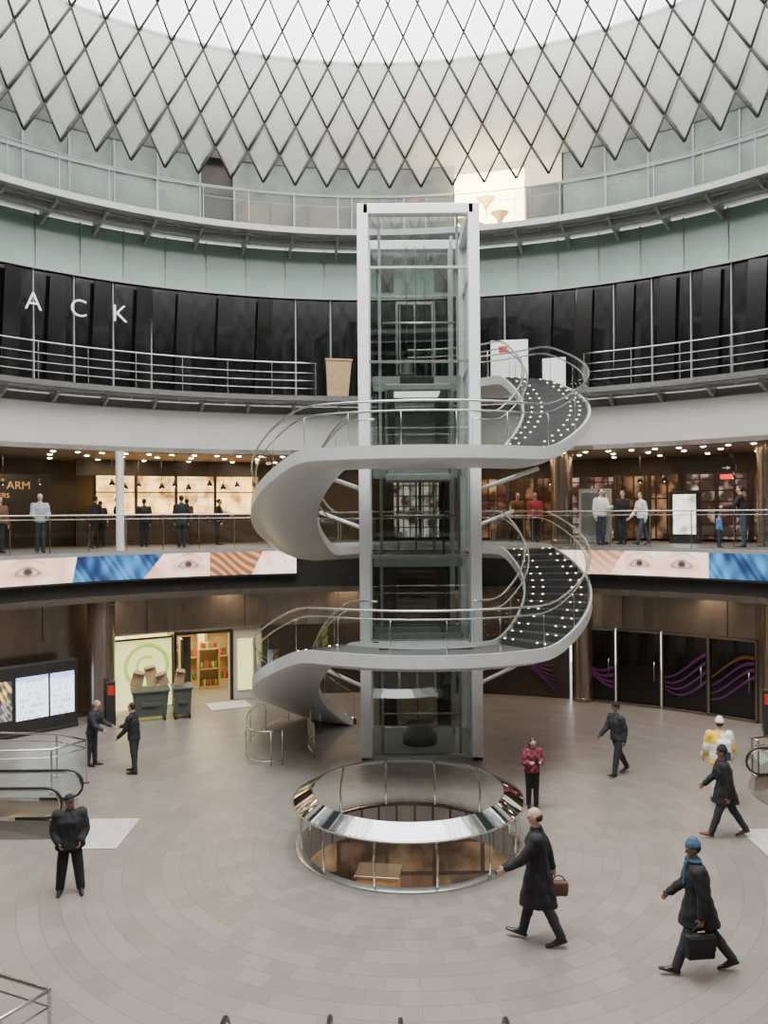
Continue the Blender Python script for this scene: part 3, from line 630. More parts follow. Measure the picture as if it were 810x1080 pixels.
def rails(p0,p1,r,side):
    n=max(2,int((p1-p0)/4)); P=[p0+(p1-p0)*i/n for i in range(n+1)]
    B().tube([sp(r,p,zsm(p)+1.08) for p in P],.026).obj('handrail',[steel],ST0)
    B().tube([sp(r-side*.10,p,zsm(p)+.88) for p in P],.020).obj('handrail',[steel],ST0)
    k=max(1,round((p1-p0)*r/70)); 
    for i in range(k):
        a=p0+(p1-p0)*i/k+.3; c=p0+(p1-p0)*(i+1)/k-.3; m=4; v=[]
        for q in range(m+1):
            p=a+(c-a)*q/m; z=zsm(p); v+=[sp(r,p,z+.02),sp(r,p,z+1.06)]
        B().add(v,[(2*q,2*q+2,2*q+3,2*q+1) for q in range(m)]).obj('glass_panel',[clear],ST0)
        z=zsm(a); B().tube([sp(r-side*.10,a,z+.88),sp(r-side*.02,a,z+.84),sp(r-side*.02,a,z+.10)],.009,n=5).obj('rail_clamp',[steel],ST0)
rails(-138,163,4.41,1); rails(197,523,4.41,1)
rails(-138,-24,RI+.04,-1); rails(24,336,RI+.04,-1); rails(384,545,RI+.04,-1)
for z in (3.0,7.5):
    b=B(); b.box((0,-2.2,z-.12),(2.2,1.35,.24)); b.obj('entry_bridge',[silver],ST0)
for z in (5.1,9.95):
    b=B(); b.box((0,4.55,z-.12),(2.4,.5,.24)); b.obj('bridge_plate',[landm],ST0); b=B(); b.box((0,2.2,z-.12),(2.2,1.35,.2)); b.obj('entry_bridge',[silver],ST0)
for z in (3.0,7.5):
    for sx in (-1,1):
        B().tube([(sx*1.45,-1.35,z-.75),(sx*2.8,-2.0,z-.27)],.055,n=12).obj('support_strut',[silver],ST0)
        B().tube([(sx*1.45,1.35,z-1.8),(sx*2.8,1.9,z-1.3)],.055,n=12).obj('support_strut',[silver],ST0)
for z in (2.67,7.17):
    for p in (-15,12): B().lathe([(0,-.01),(.07,-.01),(.09,.02)],n=14).obj('underside_light',[whitep],ST0,loc=sp(3.6,p,z))
e=empty('guard_rail',(SX-3.6,SY-.8,0),category='railing',label='low curved steel hoop railing under the stair flight'); 
def sg(r,p,z): q=sp(r,p,z); return (q[0]+3.6,q[1]+.8,z)
path=[(4.62,p) for p in range(-124,-70,3)]+[(4.58,-68),(4.42,-65.5),(4.18,-64),(3.9,-63.5)]
path2=[(3.0,p) for p in range(-112,-66,3)]
for pt in (path,path2):
    for h in (.85,.12): B().tube([sg(r,p,h) for r,p in pt],.022 if h>.8 else .012,n=6).obj('rail_bar',[steel],e)
    v=[]
    for r,p in pt: v+=[sg(r,p,.15),sg(r,p,.80)]
    B().add(v,[(2*q,2*q+2,2*q+3,2*q+1) for q in range(len(pt)-1)]).obj('glass_infill',[clear],e)
for r,p in path[::5]+[path[-1]]+path2[::5]: B().tube([sg(r,p,0),sg(r,p,.85)],.014,n=8).obj('post',[steel],e)
def crate(x,y,w,h,rz,lab,tilt=0):
    b=B(); b.box((0,0,h/2),(w,.5,h),tap=.80); b.box((0,0,h-.03),(w+.05,.55,.06))
    o=b.obj('wooden_planter',[wood],loc=(x,y,9.98),rz=rz,bev=.015,category='planter',label=lab); o.rotation_euler=(0,tilt,rz)
crate(-1.5,27.25,.85,1.25,.1,'tan wooden planter on the upper walkway',.03); crate(3.0,27.3,.45,1.25,-.1,'tan wooden planter beside the white cabinet')
e=empty('white_cabinet',(4.15,27.05,9.95),-.15,category='cabinet',label='white boxy cabinet with small red notice on upper walkway')
B().box((0,0,.9),(1.2,.6,1.8)).obj('body',[whitep],e,bev=.02); B().box((-.2,-.31,1.5),(.28,.02,.2)).obj('notice',[redm],e); B().box((.0,-.305,.85),(.01,.02,1.6)).obj('door_seam',[dark],e)
b=B(); b.box((0,0,.6),(.75,.06,1.2)); b.box((0,0,.03),(.8,.4,.06)); b.obj('white_screen',[whitep],loc=(5.55,26.75,9.95),rz=-.4,bev=.01,category='screen',label='white freestanding panel beside the white cabinet')
# ------------------------------------------------------------ oculus balustrade
O=empty('floor_opening_balustrade',(OX,OY,0),category='balustrade',label='round glass balustrade with polished steel rim around floor opening')
b=B(); b.lathe([(1.78,1.05),(1.80,1.06),(2.13,.875),(2.13,.85),(1.78,1.03)],n=120,closed=True); esplit(b.obj('polished_rim',[mirror],O),20)
B().tube([(2.15*math.cos(t*math.pi/60),2.15*math.sin(t*math.pi/60),.86) for t in range(120)],.018,closed=True,n=6).obj('edge_bead',[steel],O)
b=B(); b.lathe([(1.95,-.5),(2.1,-.5),(2.1,.03),(2.05,.05),(1.95,.05)],n=96,closed=True); esplit(b.obj('base_ring',[steel],O))
for i in range(12):
    a0=i*30+.5; a1=i*30+29.5; v=[]
    for q in range(7):
        a=rad(a0+(a1-a0)*q/6); c,s_=math.cos(a),math.sin(a); v+=[(2.04*c,2.04*s_,.05),(2.10*c,2.10*s_,.85)]
    B().add(v,[(2*q,2*q+2,2*q+3,2*q+1) for q in range(6)],sm=True).obj('glass_panel',[clear],O)
    a=rad(i*30+12); c,s_=math.cos(a),math.sin(a)
    B().tube([(2.0*c,2.0*s_,.04),(2.03*c,2.03*s_,.5),(1.92*c,1.92*s_,.95)],.022,n=6).obj('post',[steel],O)
for i,(x,y,w,d,h) in enumerate(((-1.6,19.6,1.3,.8,1.2),(-.2,20.6,1.0,.7,1.7),(.9,19.4,1.2,.8,1.0),(2.3,20.4,1.3,.7,1.5),(1.4,15.6,1.0,.8,.9),(-.5,16.4,1.4,.6,.9))):
    b=B(); b.box((0,0,h/2),(w,d,h)); b.box((0,0,h+.03),(w+.12,d+.12,.06),m=1); b.box((0,0,.05),(w-.1,d-.1,.1),m=1)
    b.obj('counter',[carton,steel],loc=(x,y,-4.5),rz=(i-2)*.15,bev=.01,category='counter',label='low tan counter with steel top on the lower floor',group='lower floor counters')
for x,y in ((-2.6,20.9),(3.4,20.9)): 
    b=B(); b.lathe([(0,0),(.32,0),(.32,.1),(.28,.12),(.28,3.9),(0,3.9)],n=24); esplit(b.obj('column',[taupeL],loc=(x,y,-4.5),category='column',label='bronze round column on the lower floor'))
# ------------------------------------------------------------ escalators
def escal(x,y,rz,Lf,lab,w=.55,nst=10):
    e=empty('escalator',(x,y,0),rz,category='escalator',label=lab)
    end=Lf+2.6; dz=2.6*math.tan(rad(30))
    for sy in (-1,1):
        yy=sy*w; P=[]
        for k in range(9):
            a=rad(-90-22.5*k); P.append((.30+.30*math.cos(a),yy,.64+.29*math.sin(a)))
        P=[(.9,yy,.35)]+P+[(Lf*.5,yy,.93),(Lf-.2,yy,.93),(Lf+.1,yy,.90),(Lf+.4,yy,.93-.23),(end,yy,.93-dz)]
        B().tube(P,.026,n=10).obj('handrail',[rubber],e)
        B().tube([(p[0]+(.03 if p[0]<.3 else 0),yy,p[2]-.04) for p in P[1:]],.024,n=6).obj('handrail_guide',[steel],e)
        Q=[(p[0],p[2]) for p in P[1:]]; Q=[(q[0]*1+(.02 if q[0]<.3 else 0),q[1]-.02) for q in Q]
        Q+= [(end,.2-dz),(Lf+.2,.2),(.35,.2)]
        B().add([(a,yy,c) for a,c in Q],[tuple(range(len(Q)))]).obj('glass_side',[clear],e)
        b=B(); b.add([(.1,yy-.16,0),(Lf+.2,yy-.16,0),(end,yy-.16,-dz),(end,yy+.16,-dz),(Lf+.2,yy+.16,0),(.1,yy+.16,0),(.15,yy-.1,.32),(Lf+.2,yy-.1,.36),(end,yy-.1,.36-dz),(end,yy+.1,.36-dz),(Lf+.2,yy+.1,.36),(.15,yy+.1,.32)],
            [(0,5,4,1),(1,4,3,2),(6,7,10,11),(7,8,9,10),(0,1,7,6),(1,2,8,7),(5,11,10,4),(4,10,9,3),(0,6,11,5),(2,3,9,8)]); b.obj('side_deck',[steel],e)
    B().box((Lf*.4,0,.012),(Lf*.8,2*w-.32,.024)).obj('comb_plate',[M('grooved_plate',(.35,.33,.28),.35,.8)],e)
    B().box((Lf*.78,0,.03),(.06,2*w-.34,.012)).obj('comb_edge',[M('yellow_comb',(.8,.55,.05),.5,emit=(1,.7,.1),es=.6)],e)
    for i in range(nst):
        B().box((Lf*.8+.2+.35*i,0,-.02-max(0,i-1)*.2-.1),(.37,2*w-.34,.24)).obj('step',[tread_m],e)
escal(-6.25,16.45,math.pi,1.9,'escalator with black handrails and steel sides going down'); escal(7.95,17.65,0,1.1,'escalator end with black handrail beside curved wall')
escal(-1.16,8.84,-math.pi/2,1.7,'escalator landing with rounded black handrail ends'); escal(.68,8.78,-math.pi/2,1.7,'second escalator landing with rounded black handrail ends')
def prail(pts,lab,h=1.0,glass=True):
    c=Vector((sum(p[0] for p in pts)/len(pts),sum(p[1] for p in pts)/len(pts),0)); e=empty('guard_rail',c,category='railing',label=lab)
    P=[Vector((p[0],p[1],0))-c for p in pts]
    B().tube([p+Vector((0,0,h)) for p in P],.024).obj('top_rail',[steel],e)
    for q in (.82,): B().tube([p+Vector((0,0,q*h)) for p in P],.014,n=6).obj('rail_bar',[steel],e)
    for p in P: B().box(p+Vector((0,0,h/2)),(.035,.035,h)).box(p+Vector((0,0,.01)),(.12,.12,.02)).obj('post',[steel],e)
    if glass:
        for a,c2 in zip(P,P[1:]):
            d=c2-a; m=(a+c2)/2; B().sheet(m+Vector((0,0,.43*h)),d.length-.12,.7*h,rz=math.atan2(d.y,d.x)).obj('glass_pane',[clear],e)
prail([(-11,19.5),(-9.3,19.7),(-7.8,19.55),(-6.9,19.0),(-7.4,18.25),(-9.2,18.1),(-11,18.1)],'steel and glass railing around the stairwell by the display')
prail([(12,19.6),(10,19.4),(8.3,18.7),(8.35,18.5)],'steel and glass railing beside the escalator')
prail([(-6.0,9.9),(-4.9,9.55),(-3.7,9.02),(-4.0,8.5),(-5.2,8.2)],'stainless rail around an opening in the floor',glass=False)
# ------------------------------------------------------------ people
bm0=bmesh.new(); bmesh.ops.create_icosphere(bm0,subdivisions=3,radius=1); ICO=np.array([v.co[:] for v in bm0.verts]); bm0.free()
bm0=bmesh.new(); bmesh.ops.create_icosphere(bm0,subdivisions=2,radius=1); ICOs=np.array([v.co[:] for v in bm0.verts]); bm0.free()
I3=np.eye(3)
def r3(r): return np.array(r if isinstance(r,(list,tuple,np.ndarray)) else (r,r,r),float)
def fuse(prims,voxel,smooth=2,fold=0,seed=0):
    V=[];F=[];o=0
    for c1,r1,c2,r2,m,R in prims:
        U=ICOs if max(r1.max(),r2.max())<.03 else ICO
        pts=np.vstack([c1+(U*r1)@R.T,c2+(U*r2)@R.T]) if np.linalg.norm(c1-c2)>1e-6 else c1+(U*r1)@R.T
        bm=bmesh.new(); vs=[bm.verts.new(p) for p in pts]; 
        bmesh.ops.convex_hull(bm,input=vs); 
        bmesh.ops.delete(bm,geom=[v for v in bm.verts if not v.link_faces],context='VERTS')
        bmesh.ops.recalc_face_normals(bm,faces=bm.faces)
        bm.verts.index_update()
        V+=[v.co[:] for v in bm.verts]; F+=[tuple(v.index+o for v in f.verts) for f in bm.faces]; o+=len(bm.verts); bm.free()
    me=bpy.data.meshes.new('p'); me.from_pydata(V,[],F); t=bpy.data.objects.new('t',me); COL.objects.link(t)
    md=t.modifiers.new('r','REMESH'); md.mode='VOXEL'; md.voxel_size=voxel; md.use_smooth_shade=True
    if smooth: s=t.modifiers.new('s','SMOOTH'); s.factor=.5; s.iterations=smooth
    bpy.context.view_layer.update(); out=bpy.data.meshes.new_from_object(t.evaluated_get(bpy.context.evaluated_depsgraph_get())); bpy.data.objects.remove(t); bpy.data.meshes.remove(me)
    if fold:
        nv=len(out.vertices); co=np.empty(nv*3); out.vertices.foreach_get('co',co); co=co.reshape(-1,3)
        no=np.array([v.normal[:] for v in out.vertices]); a=np.arctan2(co[:,1],co[:,0])
        w=np.sin(co[:,2]*34+2.2*np.sin(a*2+seed)+1.5*np.sin(co[:,0]*21+seed))*.5+np.sin(a*9+co[:,2]*9+seed)*.5
        co=co+no*(w*fold)[:,None]; out.vertices.foreach_set('co',co.ravel())
    n=len(out.polygons); cen=np.empty(n*3); out.polygons.foreach_get('center',cen); cen=cen.reshape(-1,3)
    best=np.full(n,1e9); mi=np.zeros(n,int)
    for c1,r1,c2,r2,m,R in prims:
        d=c2-c1; L2=d@d; t_=np.clip(((cen-c1)@d)/L2,0,1) if L2>1e-9 else np.zeros(n)
        cc=c1+t_[:,None]*d; rr=r1+(r2-r1)*t_[:,None]; q=((cen-cc)@R)/rr
        val=(np.linalg.norm(q,axis=1)-1)*rr.min(axis=1)
        if m>=4: val=val-.004
        w=val<best; best[w]=val[w]; mi[w]=m
    out.polygons.foreach_set('material_index',mi.astype(np.int32)); out.polygons.foreach_set('use_smooth',np.ones(n,bool)); out.update(); return out
skinA=M('skin_light',(.55,.34,.25),.55,var=.05); skinB=M('skin_brown',(.22,.12,.08),.55,var=.05)
eyem=M('eye_dark',(.03,.02,.02),.3); lipm=M('lip',(.38,.16,.13),.5)
cl={k:M('cloth_'+k,c,.85,var=.2,scale=30,bump=.15) for k,c in dict(black=(.012,.012,.014),charcoal=(.024,.025,.031),navy=(.03,.04,.07),jeans=(.04,.055,.09),white=(.72,.72,.70),yellow=(.80,.52,.04),grey=(.28,.29,.31),brown=(.12,.06,.03),blue=(.08,.2,.42),teal=(.04,.10,.18),red=(.35,.04,.05),tan=(.3,.2,.12)).items()}
shoeb=M('black_leather',(.012,.011,.01),.35); shoebr=M('brown_leather',(.11,.045,.02),.4)
hairb=M('hair_black',(.012,.01,.009),.6,var=.4,scale=60); hairg=M('hair_grey',(.28,.27,.26),.7,var=.3,scale=60); hairbr=M('hair_brown',(.05,.028,.015),.6,var=.4,scale=60)
def checker(name,c1,c2,sc):
    m=bpy.data.materials.new(name); m.use_nodes=True; nt=m.node_tree; n=nt.nodes; l=nt.links; b=n['Principled BSDF']; b.inputs['Roughness'].default_value=.85
    tc=n.new('ShaderNodeTexCoord'); ck=n.new('ShaderNodeTexChecker'); ck.inputs['Scale'].default_value=sc; ck.inputs[1].default_value=(*c1,1); ck.inputs[2].default_value=(*c2,1)
    l.new(tc.outputs['Object'],ck.inputs[0]); l.new(ck.outputs[0],b.inputs['Base Color']); return m
cl['plaid']=checker('red_plaid',(.30,.03,.05),(.06,.02,.04),14)
cl['yellowwhite']=checker('yellow_white_cloth',(.80,.50,.04),(.74,.73,.70),3.1)
pc=[0]
def person(loc,heading,H,label,legL=(0,0),legR=(0,0),spread=.0,lean=0,armL=(0,8,15,0),armR=(0,8,15,0),head=(0,0),hem=.47,flare=1.0,coat='black',pants='black',shoe=shoeb,skin=skinA,hair=hairb,hairstyle='short',hat=None,hatm=None,scarf=None,voxel=.010,thick=1.0,group=None,leg=1.18,wide=1.0):
    pc[0]+=1
    A=lambda *p:np.array(p,float)
    thick=thick*1.10
    hip=A(0,0,.52); body=[];coatp=[]
    ln=rad(lean); Rl=np.array([[math.cos(ln),0,math.sin(ln)],[0,1,0],[-math.sin(ln),0,math.cos(ln)]])
    T=lambda p:hip+Rl@(np.array(p,float)-hip)
    def pr(L_,c1,r1,c2,r2,m,R=I3): L_.append([np.array(c1,float),r3(r1),np.array(c2,float),r3(r2),m,R])
    for side,(a,b_) in ((1,legL),(-1,legR)):
        a1=rad(a); a2=rad(a-b_); sw=rad(spread)
        h=A(0,side*.048,.515); k=h+A(math.sin(a1)*math.cos(sw),side*math.sin(sw),-math.cos(a1)*math.cos(sw))*.24
        an=k+A(math.sin(a2)*math.cos(sw),side*math.sin(sw)*.8,-math.cos(a2)*math.cos(sw))*.235
        pr(body,h,.054*min(leg,1.1),k,.037*leg,1); pr(body,k,.036*leg,k*.6+an*.4+A(-.006,0,0),.034*leg,1); pr(body,k*.6+an*.4,.033*leg,an+A(0,0,.006),.029*leg,1)
        pr(body,an,.026,an+A(0,0,-.008),.026,1)
        if a<-6: fd=A(math.cos(rad(a-b_)*.7),side*.12,math.sin(rad(a-b_)*.7)); fu=A(-fd[2],0,fd[0])
        else:
            fa=rad(12) if a>12 else 0; fd=A(math.cos(fa),side*.12,math.sin(fa)); fu=A(-fd[2],0,fd[0])
        heel=an-fu*.028-fd*.018; ball=heel+fd*.085; toe=heel+fd*.135
        pr(body,an,.020,heel,.018,2); pr(body,heel,(.022,.020,.015),ball,(.02,.026,.014),2); pr(body,ball,(.02,.026,.014),toe,(.014,.018,.011),2); pr(body,an-fu*.005,.021,ball+fu*.004,.018,2)
    pr(body,(0,.03,.53),(.058,.058,.05),(0,-.03,.53),(.058,.058,.05),1)
    pr(body,T((0,0,.55)),(.055,.078,.04),T((0,0,.63)),(.05,.068,.04),3)
    pr(body,T((0,0,.63)),(.05,.068,.04),T((.004,0,.75)),(.062,.088,.05),3)
    pr(body,T((0,.075,.80)),(.036,.036,.03),T((0,-.075,.80)),(.036,.036,.03),3)
    pr(body,T((.004,0,.74)),(.06,.085,.05),T((0,0,.81)),(.042,.07,.03),3)
    pr(body,T((-.004,0,.82)),.032,T((.006,0,.885)),.029,0)
    nk=T((.002,0,.87)); yaw,pit=rad(head[0]),rad(head[1])
    Rh=np.array([[math.cos(yaw),-math.sin(yaw),0],[math.sin(yaw),math.cos(yaw),0],[0,0,1]])@np.array([[math.cos(pit),0,math.sin(pit)],[0,1,0],[-math.sin(pit),0,math.cos(pit)]])
    Hd=lambda x,y,z:nk+Rh@np.array((x,y,z),float)
    pr(body,Hd(.0,0,.078),(.054,.042,.052),Hd(.004,0,.06),(.048,.040,.045),0,Rh)
    pr(body,Hd(.008,0,.045),(.04,.036,.03),Hd(.026,0,.018),(.020,.020,.013),0,Rh)
    pr(body,Hd(.053,0,.064),(.004,.005,.006),Hd(.060,0,.045),(.007,.008,.005),0,Rh)
    pr(body,Hd(.046,.018,.076),(.008,.012,.004),Hd(.046,-.018,.076),(.008,.012,.004),0,Rh)
    for s_ in (1,-1):
        pr(body,Hd(.047,s_*.018,.066),(.006,.008,.0045),Hd(.047,s_*.018,.066),(.006,.008,.0045),4,Rh)
        pr(body,Hd(.0,s_*.043,.068),(.009,.004,.013),Hd(-.002,s_*.043,.055),(.007,.004,.009),0,Rh)
    pr(body,Hd(.043,.010,.030),(.006,.006,.004),Hd(.043,-.010,.030),(.006,.006,.004),5,Rh)
    hands={}
    for side,(s1,ab,e1,inw) in ((1,armL),(-1,armR)):
        sh=T((0,side*.104*wide,.80)); a=rad(s1); b_=rad(ab)
        d1=A(math.sin(a)*math.cos(b_),side*math.sin(b_),-math.cos(a)*math.cos(b_)); el=sh+d1*.165
        a2=rad(s1+e1); d2=A(math.sin(a2),-side*inw+side*math.sin(b_)*.4,-math.cos(a2)); d2/=np.linalg.norm(d2); wr=el+d2*.145
        pr(body,sh,.034,el,.026,3); pr(body,el,.026,wr,.018,3)
        nrm=A(0,-side,0)-d2*(A(0,-side,0)@d2)
        if np.linalg.norm(nrm)<.2: nrm=A(0,0,-1)-d2*(-d2[2])
        nrm/=np.linalg.norm(nrm); wd=np.cross(d2,nrm); 
        if (wd@A(1,0,.3))<0: wd=-wd
        pal=wr+d2*.05; Rp=np.stack([d2,wd,nrm],1)
        pr(body,wr,(.012,.013,.010),wr+d2*.012,(.012,.017,.010),0,Rp); pr(body,wr+d2*.015,(.01,.020,.009),pal,(.008,.023,.008),0,Rp)
        for q,(o_,ln_) in enumerate(((.0175,.040),(.006,.045),(-.006,.042),(-.0175,.033))):
            b0=pal+wd*o_; m1=b0+(d2*.85+nrm*.4)*ln_*.5; m2=m1+(d2*.45+nrm*.85)*ln_*.5
            pr(body,b0,.0052,m1,.0048,0); pr(body,m1,.0048,m2,.0042,0)
        t0=wr+d2*.018+wd*.016; t1=t0+(d2*.6+wd*.7+nrm*.2)*.024; t2=t1+(d2*.9+nrm*.4)*.02
        pr(body,t0,.007,t1,.0058,0); pr(body,t1,.0058,t2,.0048,0)
        hands[side]=pal+nrm*.02+d2*.02
        pr(coatp,sh,.043*thick,el,.036*thick,0); pr(coatp,el,.036*thick,wr-d2*.004,.027*thick,0)
    k=thick; kw=k*wide
    pr(coatp,T((0,.07*wide,.805)),(.046*k,.044*k,.032),T((0,-.07*wide,.805)),(.046*k,.044*k,.032),0)
    pr(coatp,T((.004,0,.74)),(.078*k,.105*kw,.05),T((0,0,.80)),(.055*k,.085*kw,.035),0)
    pr(coatp,T((.0,0,.60)),(.072*k,.094*kw,.03),T((.004,0,.74)),(.078*k,.105*kw,.05),0)
    str_=abs(math.sin(rad(legL[0]))-math.sin(rad(legR[0])))*.09*max(0,(.52-hem))/.2
    cxm=(math.sin(rad(legL[0]))+math.sin(rad(legR[0])))*.12*(.52-hem)*2
    pr(coatp,T((0,0,.61)),(.072*k,.092*kw,.03),(cxm,0,hem+.012),((.074+str_)*k*flare,.100*kw*flare,.012),0)
    pr(coatp,T((-.005,0,.842)),(.04,.045,.012),T((-.002,0,.856)),(.036,.040,.012),0)
    hp=[]
    if hairstyle=='short': pr(hp,Hd(-.010,0,.086),(.052,.0455,.050),Hd(-.016,0,.070),(.044,.0445,.045),0,Rh)
    if hairstyle=='bald': pr(hp,Hd(-.022,0,.062),(.038,.0455,.028),Hd(-.026,0,.050),(.032,.043,.026),0,Rh)
    if hairstyle=='long': pr(hp,Hd(-.010,0,.086),(.053,.047,.050),Hd(-.016,0,.070),(.046,.047,.05),0,Rh); pr(hp,Hd(-.025,0,.07),(.034,.046,.04),Hd(-.035,0,-.03),(.025,.045,.03),0,Rh)
    hats=[]
    if hat=='beanie':
        pr(hats,Hd(-.004,0,.098),(.056,.050,.045),Hd(-.006,0,.088),(.060,.052,.020),0,Rh); pr(hats,Hd(-.006,0,.125),(.04,.036,.03),Hd(-.008,0,.138),(.022,.022,.014),0,Rh)
    if hat=='cap':
        pr(hats,Hd(-.004,0,.100),(.057,.049,.035),Hd(-.004,0,.092),(.058,.050,.016),0,Rh); pr(hats,Hd(.045,0,.088),(.02,.034,.004),Hd(.072,0,.082),(.014,.028,.003),0,Rh)
    sc=[]
    if scarf is not None:
        pr(sc,T((.0,.012,.848)),(.05,.045,.018),T((.008,-.012,.86)),(.052,.045,.016),0); pr(sc,T((.070,.02,.84)),(.014,.02,.02),T((.098,.02,.70)),(.010,.022,.02),0)
    allp=body+coatp+hp+hats+sc
    mz=min(min((p[0]-p[1]*1)[2],(p[2]-p[3])[2]) for p in body); 
    for p in allp:
        p[0]=(p[0]-A(0,0,mz))*H; p[2]=(p[2]-A(0,0,mz))*H; p[1]=p[1]*H; p[3]=p[3]*H
    e=empty('person',loc,rad(heading),category='person',label=label)
    if group: e['group']=group
    cm=cl[coat]
    link('body',fuse(body,voxel,1),[skin,cl[pants],shoe,cm,eyem,lipm],e)
    link('coat',fuse(coatp,voxel*1.4,2,fold=.008,seed=pc[0]*1.7),[cm],e)
    if hp: link('hair',fuse(hp,voxel,1),[hair],e)
    if hats: link('hat',fuse(hats,voxel*.9,2),[hatm],e)
    if sc: link('scarf',fuse(sc,voxel,1),[cl['teal']],e)
    hw={k_:Vector((hands[k_]-A(0,0,mz))*H) for k_ in hands}
    Rz=Matrix.Rotation(rad(heading),3,'Z')
    return e,{k_:Vector(loc)+Rz@hw[k_] for k_ in hw}
def bag(name,p,rz,w,h,d,mat,lab,strap=.25,cat='bag'):
    e=empty(name,p,rz,category=cat,label=lab)
    B().box((0,0,-strap-h/2),(w,d,h),tap=.94).obj('body',[mat],e,bev=.025); B().box((0,-d/2-.008,-strap-h*.35),(w*.94,.016,h*.55)).obj('flap',[mat],e,bev=.006)
    B().tube([(-w*.35,0,-strap),(-w*.2,0,-strap*.3),(0,0,0),(w*.2,0,-strap*.3),(w*.35,0,-strap)],.011,n=6).obj('handle',[mat],e); return e
p,h=person((2.18,11.85,0),168,1.93,'bald man in long black overcoat striding with one arm forward',legL=(-15,10),legR=(17,5),lean=3,armL=(34,10,24,0),armR=(-28,8,14,0),hem=.27,flare=.98,hairstyle='bald',hair=hairb,head=(0,4),pants='charcoal')
bag('satchel',h[-1]+Vector((.06,.0,.02)),0,.28,.22,.10,shoebr,'small brown leather satchel carried by the man in overcoat',strap=.08)
p,h=person((4.18,11.05,0),172,1.82,'striding man in blue knit hat, scarf and black coat',legL=(25,7),legR=(-25,12),lean=5,armL=(-8,10,14,0),armR=(15,8,35,0),hem=.37,coat='black',pants='charcoal',skin=skinB,hat='beanie',hatm=cl['teal'],scarf=1,head=(10,8),thick=1.1,flare=.97)
bag('briefcase',h[1],.1,.40,.32,.12,cl['black'],'black soft briefcase hanging from the striding man',strap=.1)
person((-5.2,13.55,0),-70,1.60,'stocky man in black cap and jacket, hands at pockets',legL=(4,2),legR=(-2,0),spread=7,armL=(-2,14,45,.42),armR=(-2,14,45,.42),hem=.45,hat='cap',hatm=cl['black'],thick=1.25,head=(25,0),skin=skinB,pants='black',leg=1.5,wide=1.08)
person((-6.02,19.75,0),172,1.68,'man in black jacket reaching towards another man',legL=(-4,2),legR=(6,3),spread=3,lean=6,armL=(15,8,30,0),armR=(35,8,35,0),hem=.46,pants='charcoal',voxel=.012)
person((-7.25,20.35,0),-10,1.62,'grey-haired man in dark jacket leaning beside the railing',legL=(4,3),legR=(-4,3),lean=12,armL=(20,8,45,0),armR=(20,8,45,0),hem=.48,pants='charcoal',hair=hairg,head=(0,15),voxel=.012,coat='charcoal')
p,h=person((3.05,17.2,0),-85,1.48,'woman in red plaid jacket looking down at a phone',legL=(3,2),legR=(-3,2),armL=(12,6,95,.35),armR=(12,6,95,.35),head=(0,28),hem=.50,coat='plaid',pants='black',hairstyle='long',hair=hairbr,voxel=.011)
m=(h[1]+h[-1])/2
e=empty('mobile_phone',m+Vector((0,0,.02)),.1,category='phone',label='dark phone held by the woman in plaid'); B().box((0,0,.02),(.07,.012,.14)).obj('phone_body',[dark],e,bev=.003)
person((5.42,19.3,0),205,1.70,'man in dark jacket walking past the stair',legL=(14,5),legR=(-19,12),lean=4,armL=(-18,6,25,0),armR=(20,6,30,0),hem=.48,coat='charcoal',pants='charcoal',hat='beanie',hatm=cl['black'],voxel=.012,skin=skinB)
person((7.02,17.35,0),80,1.80,'person in knit hat and yellow-white jacket seen from behind',legL=(8,4),legR=(-8,6),armL=(5,14,30,0),armR=(5,14,30,0),hem=.46,coat='yellowwhite',pants='white',hat='beanie',hatm=cl['white'],voxel=.012,thick=1.15)
e=empty('backpack',(7.0,17.08,1.02),rad(-10),category='backpack',label='white and navy backpack worn on a yellow-white jacket')
B().box((0,0,.2),(.30,.18,.40)).obj('body',[cl['white']],e,bev=.05); B().box((0,-.11,.1),(.22,.06,.18)).obj('pocket',[cl['navy']],e,bev=.02)
person((6.42,15.6,0),170,1.74,'man in black mid-length coat and brown shoes walking',legL=(22,5),legR=(-21,12),lean=6,armL=(-15,8,20,0),armR=(20,8,25,0),hem=.38,pants='charcoal',shoe=shoebr,skin=skinB,hat='beanie',hatm=cl['black'],voxel=.011,thick=1.1)
def mez(th,R,hd,H,coat,pants,lab,**k):
    x,y,z=ringpt(th,R,5.1); person((x,y,z),hd,H,lab,hem=k.pop('hem',.50),coat=coat,pants=pants,voxel=.016,**k)
wk=dict(legL=(16,5),legR=(-16,10),lean=4,armL=(-14,8,20,0),armR=(16,8,25,0))
mez(-43.3,14.4,-60,1.70,'grey','charcoal','woman in grey jacket standing at the mezzanine glass rail',hairstyle='long',armL=(15,8,60,.2),armR=(15,8,60,.2))
mez(-46.6,15.2,-40,1.62,'brown','black','person in brown jacket by the mezzanine rail',hairstyle='long',lean=6)
mez(-26.0,14.9,100,1.68,'black','black','person in black coat facing the cafe counter',hem=.4)
mez(-35,16.2,60,1.7,'charcoal','black','person in dark clothes walking past the cafe',**wk); mez(-31.7,17.0,20,1.66,'black','black','person in black clothes queueing in the cafe',head=(30,0)); mez(-29.2,16.4,120,1.6,'charcoal','black','person in charcoal coat near the cafe windows',armL=(20,8,60,.2)); mez(-23.7,17.2,120,1.62,'brown','black','person in brown coat near the cafe windows',**wk)
mez(-33,17.7,90,1.55,'black','black','person in black coat at the cafe counter'); mez(-20.5,16.6,10,1.6,'black','black','person in black jacket at the end of the cafe',lean=8,armL=(25,8,60,.1))
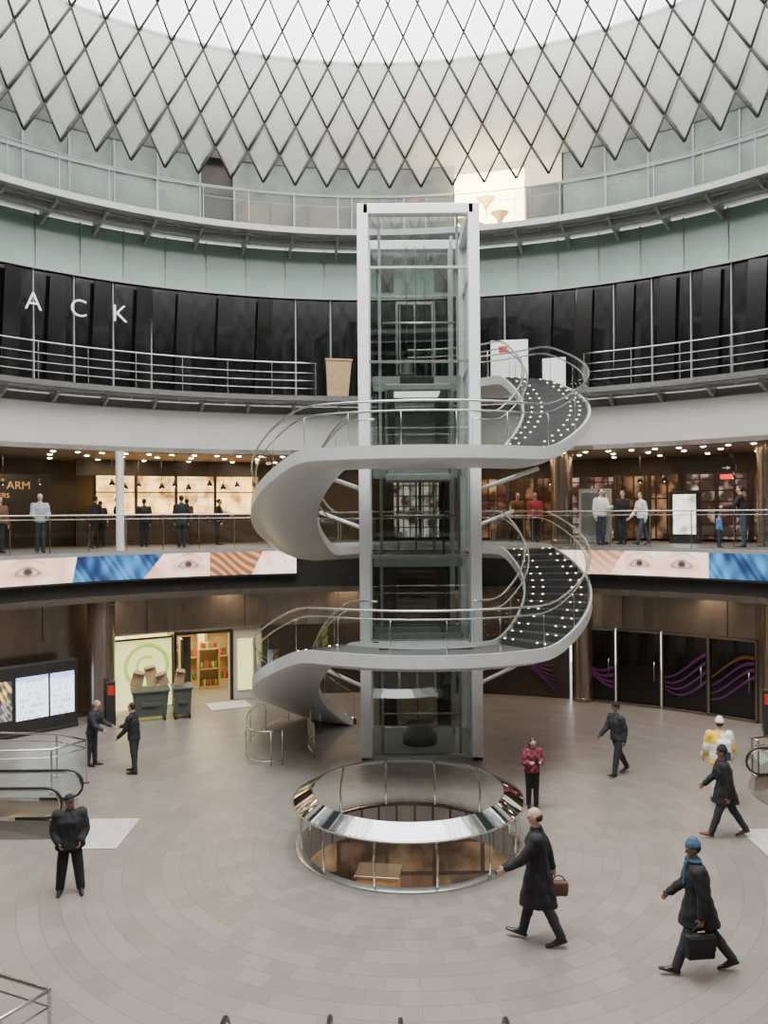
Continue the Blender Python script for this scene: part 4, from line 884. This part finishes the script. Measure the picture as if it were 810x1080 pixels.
mez(27.9,14.7,-70,1.76,'white','navy','man in white shirt talking on the mezzanine',armL=(20,12,80,.3)); mez(30.0,15.3,-140,1.72,'black','black','man in dark shirt talking on the mezzanine',armR=(10,14,70,.2))
mez(32.8,14.8,190,1.66,'white','jeans','person in white top turning towards two men',**wk); mez(44.6,14.7,150,1.78,'black','jeans','man in black jacket leaning by the mezzanine rail',lean=9,armL=(35,10,50,.1))
mez(42.4,14.3,0,1.0,'blue','navy','child in blue coat beside the mezzanine rail'); mez(19.3,15.3,-90,1.70,'red','black','person in red coat beyond the staircase'); mez(16.6,16.2,-70,1.72,'brown','black','person in brown coat beyond the staircase',**wk)
# ------------------------------------------------------------ lights
w=bpy.data.worlds.new('World'); S.world=w; w.use_nodes=True; bg=w.node_tree.nodes['Background']; bg.inputs[0].default_value=(.985,.985,.98,1); bg.inputs[1].default_value=7.0
def area(loc,size,power,color,rot=(0,0,0),shape='SQUARE'):
    l=bpy.data.lights.new('l','AREA'); l.energy=power; l.size=size; l.color=color; l.shape=shape; o=bpy.data.objects.new('lamp_and_fill_light',l); o.location=loc; o.rotation_euler=rot; COL.objects.link(o)
area((CX,CY-2,26.0),12,5000,(1,.975,.94),shape='DISK')  # added fill disc in place of skylight daylight; no lamp hangs here
for a in (-45,-30,-15,0,15,30,45): area(ringpt(a,16.6,8.0),1.6,95,(1,.68,.42))
for a in (-50,-35,-20,-5,10,25,40,55): area(ringpt(a,14.6,3.5),.8,42,(1,.74,.50))
area(ringpt(-23.5,17,2.45),2,150,(1,.84,.5)); area((OX,OY+4,-1),3,260,(1,.72,.45)); area((OX,OY-3,-1),3,120,(1,.70,.42))
area(ringpt(13,15.0,17.0),1.2,220,(1,.82,.45),(rad(75),0,-rad(13)))  # added warm light, aimed at the cream gallery wall to brighten it
# ------------------------------------------------------------ camera
c=bpy.data.cameras.new('Camera'); c.sensor_fit='VERTICAL'; c.sensor_height=36; c.lens=29; c.clip_end=200
o=bpy.data.objects.new('Camera',c); COL.objects.link(o); o.matrix_world=Matrix.Translation((0,0,6.2))@Matrix.Rotation(math.pi/2,4,'X')@Matrix.Rotation(rad(-.45),4,'Z'); S.camera=o
